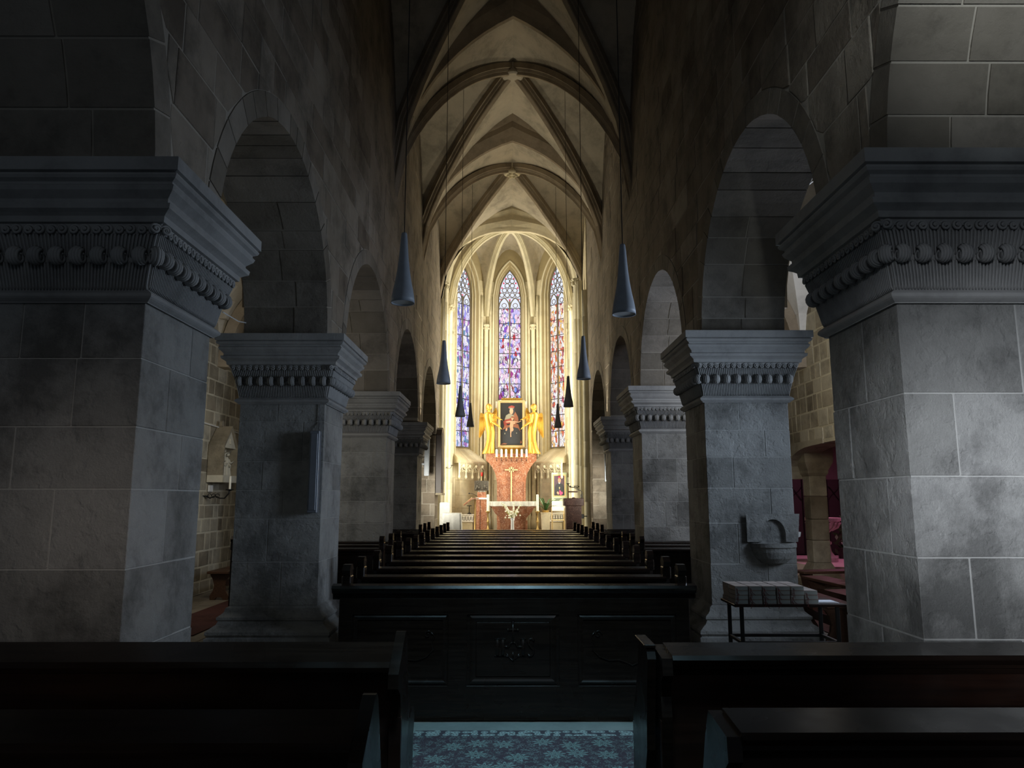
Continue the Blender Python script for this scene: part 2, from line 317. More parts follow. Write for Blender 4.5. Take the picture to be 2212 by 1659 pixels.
    def build(s, name, mat=None, parent=None, smooth=False, loc=None, **k):
        o = bpy.data.objects.new(name, s.mesh(name, mat, smooth)); C.objects.link(o)
        if parent: o.parent = parent
        if loc is not None: o.location = loc
        for a, v in k.items(): o[a] = v
        if smooth == 'auto': pass
        return o
def thing(name, label, cat, loc=(0, 0, 0), rz=0, group=None):
    o = bpy.data.objects.new(name, None); C.objects.link(o); o.location = loc; o.rotation_euler = (0, 0, rz)
    o.empty_display_size = .1; o['label'] = label; o['category'] = cat
    if group: o['group'] = group
    return o
def tag(o, label, cat, group=None):
    o['label'] = label; o['category'] = cat
    if group: o['group'] = group
    return o
def put(me, name, parent, loc=(0, 0, 0), rot=None, scale=None):
    o = bpy.data.objects.new(name, me); C.objects.link(o); o.parent = parent; o.location = loc
    if rot: o.rotation_euler = rot
    if scale: o.scale = scale
    return o
ORD = ['first', 'second', 'third', 'fourth', 'fifth', 'sixth', 'seventh', 'eighth', 'ninth', 'tenth', 'eleventh', 'twelfth', 'thirteenth', 'fourteenth', 'fifteenth']

# ------------------------------------------------------------------ dimensions of the nave
XL, XR, TH = -2.12, 2.25, .97
X0 = (XL+XR)/2; A = (XR-XL)/2
PL = [4.2, 8.45, 12.75, 17.05]; PR = [4.18, 8.5, 12.62, 16.5]; PD = .93
OPEN_L = [(-.1, 4.2), (5.13, 8.45), (9.38, 12.75), (13.68, 17.05), (17.98, 21.3)]
OPEN_R = [(-.1, 4.18), (5.11, 8.5), (9.43, 12.62), (13.55, 16.5), (17.43, 20.3)]
ZS = 3.42
def face_stone(poly, o, u, v, n, depth, parent, mat, name='stone', ch=.007):
    """one stone: outline poly (2D) proud of the wall, front edges chamfered"""
    o, u, v, n = map(Vector, (o, u, v, n)); cx = sum(p[0] for p in poly)/len(poly); cy = sum(p[1] for p in poly)/len(poly)
    def ins(p, d):
        dx, dy = cx-p[0], cy-p[1]; l = math.hypot(dx, dy) or 1; return (p[0]+dx/l*d*1.4, p[1]+dy/l*d*1.4)
    org = o+u*cx+v*cy
    ring0 = [o+u*p[0]+v*p[1]-n*.03-org for p in poly]
    ring1 = [o+u*p[0]+v*p[1]+n*(depth-ch*.6)-org for p in poly]
    ring2 = [o+u*q[0]+v*q[1]+n*depth-org for q in [ins(p, ch) for p in poly]]
    m = MB(); k = len(poly); vs = ring0+ring1+ring2
    fs = []
    for r in (0, 1):
        for i in range(k): j = (i+1) % k; fs.append((r*k+i, r*k+j, (r+1)*k+j, (r+1)*k+i))
    fs.append(tuple(range(2*k, 3*k)))
    m.add(vs, fs); return m, org
class Masonry:
    """collects stones of one wall; nearest 300 become parts, the rest one stuff part"""
    def __init__(s, parent, mat, name='stone'): s.p = parent; s.mat = mat; s.name = name; s.st = []
    def add(s, poly, o, u, v, n, depth): 
        m, org = face_stone(poly, o, u, v, n, depth, s.p, s.mat); s.st.append(((org-Vector((0, 0, EYE))).length, m, org))
    def finish(s, limit=300):
        s.st.sort(key=lambda q: q[0])
        for d, m, org in s.st[:limit]: m.build(s.name, s.mat, s.p, loc=org)
        if len(s.st) > limit:
            r = MB()
            for d, m, org in s.st[limit:]: r.add([Vector(p)+org for p in m.v], m.f)
            r.build(s.name, s.mat, s.p, kind='stuff')
def courses(z0, z1, h, rg): 
    out = [z0]; 
    while out[-1] < z1-.02:
        out.append(min(z1, out[-1]+h*rg.uniform(.8, 1.25)))
    if len(out) > 2 and out[-1]-out[-2] < h*.4: out.pop(-2)
    return out
def lay(ms, o, u, v, n, y0, y1, z0, z1, low=None, high=None, h=.33, lmin=.35, lmax=.95, gap=.012, seed=1, holes=(), proud=.006):
    rg = random.Random(seed); zs = courses(z0, z1, h, rg)
    for a, b in zip(zs, zs[1:]):
        y = y0-rg.uniform(0, lmin)
        while y < y1:
            l = rg.uniform(lmin, lmax); p, q = max(y, y0)+gap/2, min(y+l, y1)-gap/2; y += l
            if q-p < .05: continue
            za, zb = a+gap/2, b-gap/2
            if any(hx0 < q and hx1 > p and hz0 < zb and hz1 > za for hx0, hx1, hz0, hz1 in holes):
                # split around rectangular holes
                segs = [(p, q)]
                for hx0, hx1, hz0, hz1 in holes:
                    if hz0 < zb and hz1 > za:
                        ns = []
                        for s0, s1 in segs:
                            if hx1 <= s0 or hx0 >= s1: ns.append((s0, s1))
                            else:
                                if hx0-s0 > .05: ns.append((s0, hx0))
                                if s1-hx1 > .05: ns.append((hx1, s1))
                        segs = ns
            else: segs = [(p, q)]
            for p2, q2 in segs:
                N_ = 7 if (low or high) else 1
                ys = [p2+(q2-p2)*i/N_ for i in range(N_+1)]
                lo = [max(za, low(t)+gap*.5) if low else za for t in ys]; hi = [min(zb, high(t)-gap*.5) if high else zb for t in ys]
                run = []
                runs = []
                for t, c, d in zip(ys, lo, hi):
                    if d-c > .015: run.append((t, c, d))
                    else:
                        if len(run) > 1: runs.append(run)
                        run = []
                if len(run) > 1: runs.append(run)
                for r in runs:
                    if all(abs(c-za) < 1e-6 for _, c, _ in r) and all(abs(d-zb) < 1e-6 for _, _, d in r): r = [r[0], r[-1]]
                    if r[-1][0]-r[0][0] < .04: continue
                    poly = [(t, c) for t, c, d in r]+[(t, d) for t, c, d in reversed(r)]
                    if len(poly) == 4:
                        j = .006; poly = [(x+rg.uniform(-j, j), z+rg.uniform(-j, j)) for x, z in poly]
                    ms.add(poly, o, u, v, n, proud+rg.uniform(-.004, .005))
def arc_low(opens, ring=.2):
    def f(y):
        for a, b in opens:
            c, r = (a+b)/2, (b-a)/2
            if abs(y-c) < r+ring:
                return ZS+math.sqrt(max(0, (r+ring)**2-(y-c)**2)) if abs(y-c) < r+ring else -9
        return -9
    return f
def arch_wall(name, X, side, opens, yend, mat='wall_mortar'):
    """nave arcade wall above the capitals: solid mortar body with round arches, stones on the nave face"""
    n = 1 if side < 0 else -1   # normal towards nave
    xf = X-.012*n; xb = X-n*TH
    m = MB(); top = 11.6
    def bot(y):
        for a, b in opens:
            c, r = (a+b)/2, (b-a)/2
            if a < y < b: return ZS+math.sqrt(max(0, r*r-(y-c)**2))
        return 3.36
    ys = [-.9]
    for a, b in opens:
        c, r = (a+b)/2, (b-a)/2
        if a > ys[-1]+1e-4: ys.append(a)
        k = 24
        for i in range(1, k): ys.append(c-r*math.cos(math.pi*i/k))
        ys.append(b)
    ys.append(yend)
    for y0, y1 in zip(ys, ys[1:]):
        ym = (y0+y1)/2; inside = any(a < ym < b for a, b in opens)
        if inside: z0, z1 = max(bot(y0+1e-6), ZS), max(bot(y1-1e-6), ZS)
        else: z0 = z1 = 3.36
        for a, b in opens:
            if abs(y0-a) < 1e-5 and inside: z0 = ZS
            if abs(y1-b) < 1e-5 and inside: z1 = ZS
        vs = [(xf, y0, z0), (xf, y1, z1), (xf, y1, top), (xf, y0, top), (xb, y0, z0), (xb, y1, z1), (xb, y1, top), (xb, y0, top)]
        m.add(vs, [(0, 1, 2, 3), (7, 6, 5, 4), (0, 4, 5, 1), (3, 2, 6, 7)])
        if not inside: m.add(vs, [(0, 3, 7, 4), (1, 5, 6, 2)])
    wl = m.build(name, mat, None, kind='structure')
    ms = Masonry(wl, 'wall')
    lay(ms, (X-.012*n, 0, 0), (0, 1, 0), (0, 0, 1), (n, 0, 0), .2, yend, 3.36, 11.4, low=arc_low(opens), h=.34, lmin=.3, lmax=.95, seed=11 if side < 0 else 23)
    ms.finish(300)
    # voussoirs of every arch ring, running the full depth of the wall as soffit stones
    vs_ = []
    for oi, (a, b) in enumerate(opens):
        c, r = (a+b)/2, (b-a)/2; k = 17 if oi < 2 else 15; rg = random.Random(oi*7+side+40)
        cuts = [0]
        for i in range(k): cuts.append(cuts[-1]+rg.uniform(.7, 1.3))
        cuts = [q/cuts[-1]*math.pi for q in cuts]
        for i in range(k):
            t0, t1 = cuts[i]+.004, cuts[i+1]-.004; sp = rg.uniform(.35, .65)
            parts = [(0, sp), (sp, 1)] if (i < 5 or i > k-6) and oi < 3 else [(0, 1)]
            for p, q in parts:
                xa = X-.003*n-n*TH*p; xc = X-n*TH*q-(.0 if q < 1 else .004*n); 
                if p > 0: xa -= n*.006
                if q < 1: xc += n*.006
                r0 = r-.012+rg.uniform(-.004, .004); r1 = r+.198; mm = MB(); rings = []
                for t in (t0, (t0+t1)/2, t1):
                    cs, sn = -math.cos(t), math.sin(t)
                    rings.append([(xa, c+cs*r0, ZS+sn*r0), (xa, c+cs*r1, ZS+sn*r1), (xc, c+cs*r1, ZS+sn*r1), (xc, c+cs*r0, ZS+sn*r0)])
                mm.loft(rings); vs_.append((c, mm))
    for i, (c, mm) in enumerate(vs_):
        mm.build('voussoir', 'soffit', wl)
    return wl
wall_l = arch_wall('wall_left', XL, -1, OPEN_L, 22.2)
wall_r = arch_wall('wall_right', XR, 1, OPEN_R, 20.9)

# ------------------------------------------------------------------ piers with carved capitals
HX = TH/2; HY = PD/2
CAPH = .76
def volute_mesh():
    m = MB()
    for s in (-1, 1):
        pts = []; 
        for i in range(22):
            t = i/21; a = t*math.pi*3.2; r = .031*(1-t*.8)
            pts.append((s*(.029+math.cos(a)*r*-1), -.012*(.4+t), math.sin(a)*r))
        m.tube(pts, [.0095*(1-.3*i/21) for i in range(22)], 5)
        m.sphere((s*.029, -.012, 0), .010, 6, 4)
    m.tube([(-.029, 0, .028), (0, -.004, .022), (.029, 0, .028)], .008, 5)
    return m.mesh('volute', 'capital', True)
def curl_mesh():
    m = MB(); w_ = .026
    # leaf tip rolled outward: spiral outline extruded sideways with ring grooves
    for k, (a, sc) in enumerate(((-w_, .82), (-w_*.55, 1), (0, 1.08), (w_*.55, 1), (w_, .82))):
        pts = []
        for i in range(16):
            t = i/15; an = math.pi*(.5+t*2.1); r = .052*sc*(1-t*.55)
            pts.append((a, -.030-math.cos(an+math.pi)*r*-1*-1, .0+math.sin(an)*r))
        m.tube(pts, [.0115*(1-.4*i/15) for i in range(16)], 5)
    m.tube([(-w_, -.030, 0), (w_, -.030, 0)], .036, 8)
    return m.mesh('leaf_curl', 'capital', True)
ME_VOL = volute_mesh(); ME_CURL = curl_mesh()
def bell(z): # offset of the carved bell at height z (0..0.44)
    t = z/.40; return .015+.10*max(0, t)**1.4
def abacus_mesh():
    p = [(.10, .40), (.135, .405), (.14, .44), (.16, .455), (.185, .47), (.19, .50), (.165, .51), (.165, .535), (.18, .55), (.205, .575), (.215, .60), (.20, .61), (.20, .625), (.225, .64), (.235, .655), (.235, .665), (.22, .675), (.245, .68), (.245, .76)]
    return MB().rect(p, HX, HY).mesh('abacus', 'capital')
def bell_mesh(): return MB().rect([(bell(z), z) for z in [i*.02 for i in range(21)]], HX, HY).mesh('bell', 'capital')
def torus_mesh(): 
    return MB().rect([(-.01, -.05), (.02, -.055)]+[(.02+.035*math.sin(math.pi*i/8), -.05+.07*i/8) for i in range(9)]+[(.0, .02)], HX, HY).mesh('necking_torus', 'capital')
def flute_mesh():
    m = MB()
    for fx in (0, 1):
        for row, (z0, z1) in enumerate(((.025, .185), (.215, .345))):
            n = 54
            for i in range(n):
                def P(z, w):
                    o = bell(z); half = (HX if fx == 0 else HY)+o
                    s = (i+.5)/n*2-1
                    c = s*half
                    d = .011*w
                    return (c, -(HY+o)-d, z) if fx == 0 else ((HX+o)+d, c, z)
                m.tube([P(z0, .2), P(z0+.02, 1), P((z0+z1)/2, 1.1), P(z1-.01, 1), P(z1, .4)], .0065, 4)
    return m
FL = flute_mesh(); ME_FL_R = None
def base_mesh(h):
    p = [(.19, 0), (.19, .10), (.165, .115), (.185, .14), (.185, .17), (.15, .20), (.10, .235), (.085, .27), (.10, .285), (.10, .31), (.065, .335), (.04, .36), (.03, .40), (0, .42)]
    return MB().rect(p, HX, HY).mesh('base', 'pier')
ME_AB, ME_BELL, ME_TOR, ME_BASE = abacus_mesh(), bell_mesh(), torus_mesh(), base_mesh(.4)
def mirror_mesh(mb):
    q = MB(); q.v = [(-a, b, c) for a, b, c in mb.v]; q.f = mb.f[:]; q.mi = mb.mi[:]; return q
ME_FL_L = FL.mesh('fluting', 'capital', True)            # side face towards +x (left piers)
ME_FL_R = mirror_mesh(FL).mesh('fluting', 'capital', True)
def pier(side, y, zc, hcap, label, seed, near):
    xc = XL-HX if side < 0 else XR+HX
    t = thing('stone_pier', label, 'pier', (xc, y+HY, 0), group='arcade piers')
    rg = random.Random(seed)
    ztop = zc-.04
    MB().rect([(-.0045, .3), (-.0045, ztop)], HX, HY).build('mortar_core', 'pier_mortar', t)
    put(ME_BASE, 'base', t)
    zs = courses(.42, ztop, .385, rg)
    for i, (a, b) in enumerate(zip(zs, zs[1:])):
        g = .004
        # break points in x (front) and y (side)
        xs = [-HX, rg.uniform(-.25, -.05)*2*HX if i % 2 else rg.uniform(.05, .28)*2*HX, HX]
        if rg.random() < .35: xs = sorted(xs+[rg.uniform(-.3, .3)]); xs = [q for k, q in enumerate(xs) if k == 0 or q-xs[k-1] > .16 or q == HX]
        ysp = [-HY, rg.uniform(-.25, .0)*2*HY if i % 2 == 0 else rg.uniform(0, .28)*2*HY, HY]
        for p, q in zip(xs, xs[1:]):
            for c, d in zip(ysp, ysp[1:]):
                j = rg.uniform(-.003, .003)
                ox0 = p if p == -HX else p+g; ox1 = q if q == HX else q-g
                oy0 = c if c == -HY else c+g; oy1 = d if d == HY else d-g
                mb = MB().cbox((ox0-(j if p == -HX else 0)-(ox0+ox1)/2, oy0-(j if c == -HY else 0)-(oy0+oy1)/2, a+g-(a+b)/2), (ox1+(j if q == HX else 0)-(ox0+ox1)/2, oy1-(oy0+oy1)/2, b-g-(a+b)/2), .0035)
                mb.build('stone', 'pier', t, loc=((ox0+ox1)/2, (oy0+oy1)/2, (a+b)/2))
    sc = hcap/CAPH
    for me, nm in ((ME_TOR, 'necking'), (ME_BELL, 'bell'), (ME_AB, 'abacus')): put(me, nm, t, (0, 0, zc), scale=(1, 1, sc))
    f = put(ME_FL_L if side < 0 else ME_FL_R, 'fluting', t, (0, 0, zc), scale=(1, 1, sc)); f['kind'] = 'stuff'
    sgn = 1 if side < 0 else -1
    for row, (me, z, nm) in enumerate(((ME_CURL, .205, 'leaf_curl'), (ME_VOL, .365, 'volute'))):
        o = bell(z); k = 9
        for i in range(k):
            s = (i+.5)/k*2-1
            put(me, nm, t, (s*(HX+o), -(HY+o)-.004, zc+z*sc))
            put(me, nm, t, (sgn*((HX+o)+.004), s*(HY+o), zc+z*sc), rot=(0, 0, R(90)*sgn))
        for me2 in (me,):
            put(me2, nm, t, (sgn*(HX+o), -(HY+o), zc+z*sc), rot=(0, 0, R(45)*sgn))
    return t
pier(-1, PL[0], 2.77, .74, 'massive grey stone pier at the left edge of the picture, nearest of the left row', 1, 1)
pier(-1, PL[1], 2.71, .73, 'grey stone pier of the left row with the long grey loudspeaker on its face', 2, 1)
pier(-1, PL[2], 2.68, .71, 'third stone pier of the left row, just behind the pier with the loudspeaker', 3, 0)
pier(-1, PL[3], 2.59, .71, 'small distant stone pier, farthest of the left row, warm lit capital edge', 4, 0)
pier(1, PR[0], 2.77, .79, 'massive grey stone pier at the right edge of the picture, patch of daylight', 5, 1)
P2R = pier(1, PR[1], 2.74, .75, 'grey stone pier of the right row with holy water basin, behind the hymn books', 6, 1)
pier(1, PR[2], 2.74, .73, 'brightly lit bluish stone pier, third of the right row', 7, 0)
pier(1, PR[3], 2.66, .71, 'small distant stone pier, farthest of the right row', 8, 0)

# respond walls at the chancel end below the arcade
def respond(name, X, n, y0, y1, seed):
    m = MB().bbox((X-n*.012, y0, 0), (X-n*TH, y1, 3.4)); o = m.build(name, 'wall_mortar', None, kind='structure')
    ms = Masonry(o, 'wall'); lay(ms, (X-n*.012, 0, 0), (0, 1, 0), (0, 0, 1), (n, 0, 0), y0, y1, 0, 3.38, seed=seed, h=.34)
    lay(ms, (min(X, X-n*TH), y0, 0), (1, 0, 0), (0, 0, 1), (0, -1, 0), 0, TH, 0, 3.38, seed=seed+1, h=.34)
    ms.finish()
respond('trim_1', XL, 1, 21.3, 22.2, 60)
respond('trim_2', XR, -1, 20.3, 20.9, 64)

# ------------------------------------------------------------------ floor
m = MB().bbox((-6.5, -1, -.2), (9.5, 27.5, -.012)); floor = m.build('floor', 'floor', None, kind='structure')
ms = Masonry(floor, 'floor', 'floor_tile')
def tiles(x0, x1, y0, y1, s, seed):
    rg = random.Random(seed); y = y0
    while y < y1-.01:
        x = x0-rg.uniform(0, s)
        while x < x1:
            a, b = max(x, x0)+.004, min(x+s, x1)-.004
            if b-a > .05: ms.add([(a, y+.004), (b, y+.004), (b, min(y+s, y1)-.004), (a, min(y+s, y1)-.004)], (0, 0, -.014), (1, 0, 0), (0, 1, 0), (0, 0, 1), .012+rg.uniform(0, .002))
            x += s
        y += s
tiles(-5.2, -2.1, 8, 17, .55, 5); tiles(2.2, 5.4, 8, 17, .55, 6); tiles(-2.1, 2.2, 2.0, 5.4, .55, 7)
ms.finish()
tag(MB().bbox((-1.6, 5.42, -.002), (1.62, 5.62, .006)).build('floor_strip', 'strip'), 'pale greenish stone strip between the carpet and the carved front pew', 'kerb')
cp = thing('patterned_carpet', 'floral patterned blue and red carpet in the aisle between the foreground pews', 'carpet', (0, 0, 0))
MB().bbox((-2.0, 1.0, 0), (2.1, 5.30, .010)).build('field', 'carpet', cp)
bd = MB()
bd.bbox((-1.9, 5.30, .0), (2.0, 5.42, .010)); bd.build('border', 'carpet_border', cp)
tag(MB().bbox((-4.40, 9.0, 0), (-3.70, 17, .012)).build('aisle_carpet', 'red_carpet'), 'worn red runner on the floor of the left side aisle', 'carpet')
tag(MB().bbox((3.80, 5.5, 0), (4.5, 13.6, .012)).build('aisle_carpet', 'red_carpet'), 'worn red runner on the floor of the right side aisle beyond the book table', 'carpet')

# ------------------------------------------------------------------ aisle walls and vaults
def aisle_wall(name, X, n, opens, seed):
    m = MB()
    ys = sorted([4.5, 22.0]+[q for a, b, c, d in opens for q in (a, b)])
    for a, b in zip(ys, ys[1:]):
        hole = [h for h in opens if h[0] <= (a+b)/2 <= h[1]]
        x1 = X-n*.5
        if hole:
            _, _, c, d = hole[0]
            if c > 0: m.bbox((X, a, 0), (x1, b, c))
            m.bbox((X, a, d), (x1, b, 6.2))
        else: m.bbox((X, a, 0), (x1, b, 6.2))
    o = m.build(name, 'aisle_mortar', None, kind='structure')
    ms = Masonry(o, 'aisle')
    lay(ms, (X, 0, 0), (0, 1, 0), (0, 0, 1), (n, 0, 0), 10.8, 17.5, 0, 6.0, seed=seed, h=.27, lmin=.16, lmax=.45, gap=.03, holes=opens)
    ms.finish(300); return o
WX_L, WX_R = -5.2, 5.3
aisle_wall('wall_aisle_left', WX_L, 1, [(9.3, 10.5, 2.2, 4.3)], 31)
aisle_wall('wall_aisle_right', WX_R, -1, [(5.7, 7.1, 2.2, 4.4), (9.1, 10.3, 2.2, 4.2), (11.95, 16.6, 0, 2.52)], 37)
MB().prism([(16.6, 2.2), (16.6, 2.6), (12.5, 2.6), (12.5, 2.51)]+[(13.0+1.2*math.sin(i*math.pi/12), 2.08+.42*math.cos(i*math.pi/12)) for i in range(7)]+[(14.2, 1.95), (14.6, 1.95), (14.7, 2.2)], (WX_R-.015, 0, 0), (0, 1, 0), (0, 0, 1), (1, 0, 0), .48).build('trim_chapel_arch', 'aisle', None, kind='structure')
def groin(name, xa, xb, ya, yb, zs, zr, parent=None, mat='plaster', n=14):
    m = MB(); vs = []; fs = []; xc, yc = (xa+xb)/2, (ya+yb)/2; hx, hy = (xb-xa)/2, (yb-ya)/2
    for i in range(n+1):
        for j in range(n+1):
            u = -1+2*i/n; v = -1+2*j/n; q = min(abs(u), abs(v))
            vs.append((xc+u*hx, yc+v*hy, zs+(zr-zs)*math.sqrt(max(0, 1-q*q))))
    for i in range(n):
        for j in range(n): a = i*(n+1)+j; fs.append((a, a+1, a+n+2, a+n+1))
    m.add(vs, fs); return m.build(name, mat, parent, kind='structure', smooth=False)
ya_ = [-.1, 4.6, 8.95, 13.15, 17.5, 21.7]
for i, (a, b) in enumerate(zip(ya_, ya_[1:])):
    groin('ceiling_aisle_left', WX_L, XL-TH+.02, a, b, 3.9, 5.55)
    groin('ceiling_aisle_right', XR+TH-.02, WX_R, a, b, 3.9, 5.75, mat='lit_vault')
def arch_rib(name, x0, x1, y, zs, zr, w, d, mat, parent=None, kind='structure'):
    c, r = (x0+x1)/2, abs(x1-x0)/2; m = MB(); rings = []
    for i in range(19):
        t = math.pi*i/18; cs, sn = math.cos(t), math.sin(t)
        def P(k, yy): return (c-cs*(r-k), yy, zs+sn*(zr-zs-k))
        rings.append([P(0, y-w/2), P(d, y-w/2+.04), P(d, y+w/2-.04), P(0, y+w/2)])
    m.loft(rings); o = m.build(name, mat, parent)
    if kind: o['kind'] = kind
    return o
for i, y in enumerate(ya_[1:]):
    arch_rib('trim_aisle_arch', WX_L, XL-TH, y, 3.9, 5.5, .35, .18, 'rib'); arch_rib('trim_aisle_arch', XR+TH, WX_R, y, 3.9, 5.7, .35, .18, 'rib')
MB().bbox((-5.8, 21.7, 0), (XL-TH, 21.9, 6.2)).build('wall_aisle_end', 'aisle', None, kind='structure')
MB().bbox((XR+TH, 21.7, 0), (5.8, 21.9, 6.2)).build('wall_aisle_end', 'aisle', None, kind='structure')
# roofs over everything so no sky leaks in
MB().bbox((-5.9, -1, 6.3), (XL-TH-.01, 22, 6.5)).build('ceiling_aisle_roof', 'plaster', None, kind='structure')
MB().bbox((XR+TH+.01, -1, 6.3), (5.9, 22, 6.5)).build('ceiling_aisle_roof', 'plaster', None, kind='structure')

# ------------------------------------------------------------------ nave vault
def P(x, a, zs, za):
    Rr = ((za-zs)**2+a*a)/(2*a); x = min(abs(x), a)
    return zs+math.sqrt(max(0, Rr*Rr-(x-(a-Rr))**2))
ARCH = [(-.8, 7.0, 11.0), (6.2, 7.0, 11.0), (13.2, 7.0, 10.86), (17.55, 7.25, 10.48), (22.2, 7.6, 9.83)]
BOSS = [11.25, 11.25, 11.05, 10.80]
def ridge(y):
    pts = []
    for i, (ya, zs, za) in enumerate(ARCH):
        pts.append((ya, za+.58))
        if i < 4: pts.append(((ya+ARCH[i+1][0])/2, BOSS[i]+.12))
    for (a, p), (b, q) in zip(pts, pts[1:]):
        if a <= y <= b: return p+(q-p)*(y-a)/(b-a)
    return pts[0][1] if y < pts[0][0] else pts[-1][1]
def spring(y):
    for (a, p, _), (b, q, _) in zip(ARCH, ARCH[1:]):
        if a <= y <= b: return p+(q-p)*(y-a)/(b-a)
    return ARCH[0][1] if y < ARCH[0][0] else ARCH[-1][1]
ceil = bpy.data.objects.new('ceiling', None)
m = MB(); NX = 40
for bi in range(4):
    ya, yb = ARCH[bi][0], ARCH[bi+1][0]; yc = (ya+yb)/2; hb = (yb-ya)/2; vs = []; fs = []; NY = 28
    for j in range(NY+1):
        y = ya+(yb-ya)*j/NY
        for i in range(NX+1):
            x = -A+2*A*i/NX; q = min(abs(x), A*(abs(y-yc)/hb)**(2 if bi < 2 else 1)); vs.append((X0+x*1.02, y, P(q, A, spring(y)-.15, ridge(y))))
    for j in range(NY):
        for i in range(NX): a = j*(NX+1)+i; fs.append((a, a+1, a+NX+2, a+NX+1))
    m.add(vs, fs)
# barrel towards the west, behind the camera
ceil = m.build('ceiling', 'plaster', None, kind='structure')
MB().bbox((XL-.9, -1, 11.62), (XR+.9, 27.5, 11.8)).build('ceiling_roof', 'plaster', None, kind='structure')
def rib_curve(path, prof_w, depth, name, mat, parent, chamf=True, flat=False):
    """sweep a moulded rib below a path; profile grows downwards (towards the inside)"""
    m = MB(); frames = []; path = [Vector(p) for p in path]
    for i, p in enumerate(path):
        t = (path[min(i+1, len(path)-1)]-path[max(i-1, 0)]).normalized()
        side = Vector((-t.y, t.x, 0)) if math.hypot(t.x, t.y) > .02 else frames[-1][0] if frames else Vector((0, 1, 0))
        if flat: side = Vector((0, 1, 0))
        side.normalize()
        nn = side.cross(t).normalized()
        if nn.z > 0: nn = -nn
        if frames and nn.dot(frames[-1][1]) < 0: nn = -nn
        frames.append((side, nn))
    w_ = prof_w/2; d = depth
    prof = [(-w_, -.05), (-w_, d*.30), (-w_*.82, d*.34), (-w_*.66, d*.62), (-w_*.50, d*.64), (-w_*.42, d*.94), (-w_*.30, d), (w_*.30, d), (w_*.42, d*.94), (w_*.50, d*.64), (w_*.66, d*.62), (w_*.82, d*.34), (w_, d*.30), (w_, -.05)]
    m.sweep(path, frames, prof); return m.build(name, mat, parent)
for k, (ya, zs, za) in enumerate(ARCH):
    a = A+.08; zs += .15; Rr = ((za-zs)**2+a*a)/(2*a); cxx = a-Rr; th = math.asin(min(1, (za-zs)/Rr)); half = []
    for i in range(15):
        t = th*i/14; half.append((cxx+Rr*math.cos(t), zs+Rr*math.sin(t)))
    m = MB(); d = .62; W = .62 if k < 4 else .8
    path = [(x, z, 1) for x, z in half]; 
    for s in (-1, 1):
        rings = []
        for i, (x, z, _) in enumerate(path):
            t = th*i/14; nx, nz = math.cos(t), math.sin(t)
            def Q(k_, yy):
                xx = x+nx*k_
                if i == len(path)-1: xx = max(0, x); return (X0+s*0.0, yy, z+nz*k_+ (k_*.35))
                return (X0+s*xx, yy, z+nz*k_)
            w2 = W/2
            rings.append([Q(d, ya-w2), Q(d*.72, ya-w2), Q(d*.55, ya-w2*.72), Q(d*.36, ya-w2*.66), Q(d*.16, ya-w2*.36), Q(0, ya-w2*.16), Q(0, ya+w2*.16), Q(d*.16, ya+w2*.36), Q(d*.36, ya+w2*.66), Q(d*.55, ya+w2*.72), Q(d*.72, ya+w2), Q(d, ya+w2)])
        m.loft(rings)
    m.build('transverse_arch', 'rib' if k < 4 else 'chancel', ceil)
for bi in range(4):
    ya, yb = ARCH[bi][0], ARCH[bi+1][0]; yc = (ya+yb)/2
    for sx in (-1, 1):
        for yy in (ya, yb):
            pts = []
            for i in range(17):
                t = i/16; y = yy+(yc-yy)*t; q = A*(1-t)**(2 if bi < 2 else 1); pts.append((X0+sx*(q+.24*(1-t)**5), y, P(q, A, spring(y)-.15, ridge(y))-.0))
            rib_curve(pts, .26, .20, 'diagonal_rib', 'rib', ceil)
    zb = BOSS[bi]
    b = MB().lathe([(.02, -.16), (.20, -.16), (.235, -.13), (.235, -.09), (.20, -.06), (.21, .12)], (X0, yc, zb), 20)
    for i in range(6 if bi == 3 else 0):
        an = i*math.pi/3; b.sphere((X0+.11*math.cos(an), yc+.11*math.sin(an), zb-.165), .05, 6, 4)
    b.build('boss', 'plaster' if bi != 3 else 'chancel', ceil)

# ------------------------------------------------------------------ chancel: side walls with tall window recesses
FC = .45
yA, yB = 22.2, 25.3
AP = [(-2.12, 25.2), (-.87, 26.55), (.87, 26.55), (2.2, 25.2)]
def plain_wall(name, x, xo, y0, y1, z0, z1, hole, mat='chancel'):
    m = MB(); a, b, c, d = hole
    m.bbox((x, y0, z0), (xo, a, z1)); m.bbox((x, b, z0), (xo, y1, z1)); m.bbox((x, a, z0), (xo, b, c)); m.bbox((x, a, d), (xo, b, z1))
    m.bbox((xo-.02, a-.3, c-.3), (xo+.02 if xo > 0 else xo-.06, b+.3, d+.3))
    return m.build(name, mat, None, kind='structure')
plain_wall('wall_chancel_left', XL, -2.8, yA, 25.4, 0, 11.6, (23.0, 24.8, 1.4, 7.8))
plain_wall('wall_chancel_right', XR-.02, 2.93, 20.9, 25.4, 0, 11.6, (23.0, 24.8, 1.4, 7.8))
cf = MB().bbox((-2.6, 22.6, -.02), (2.6, 27.2, FC)).bbox((-2.3, 22.2, -.02), (2.4, 22.6, .30)).bbox((-2.3, 21.8, -.02), (2.4, 22.2, .15)).build('floor_chancel', 'floor', None, kind='structure')
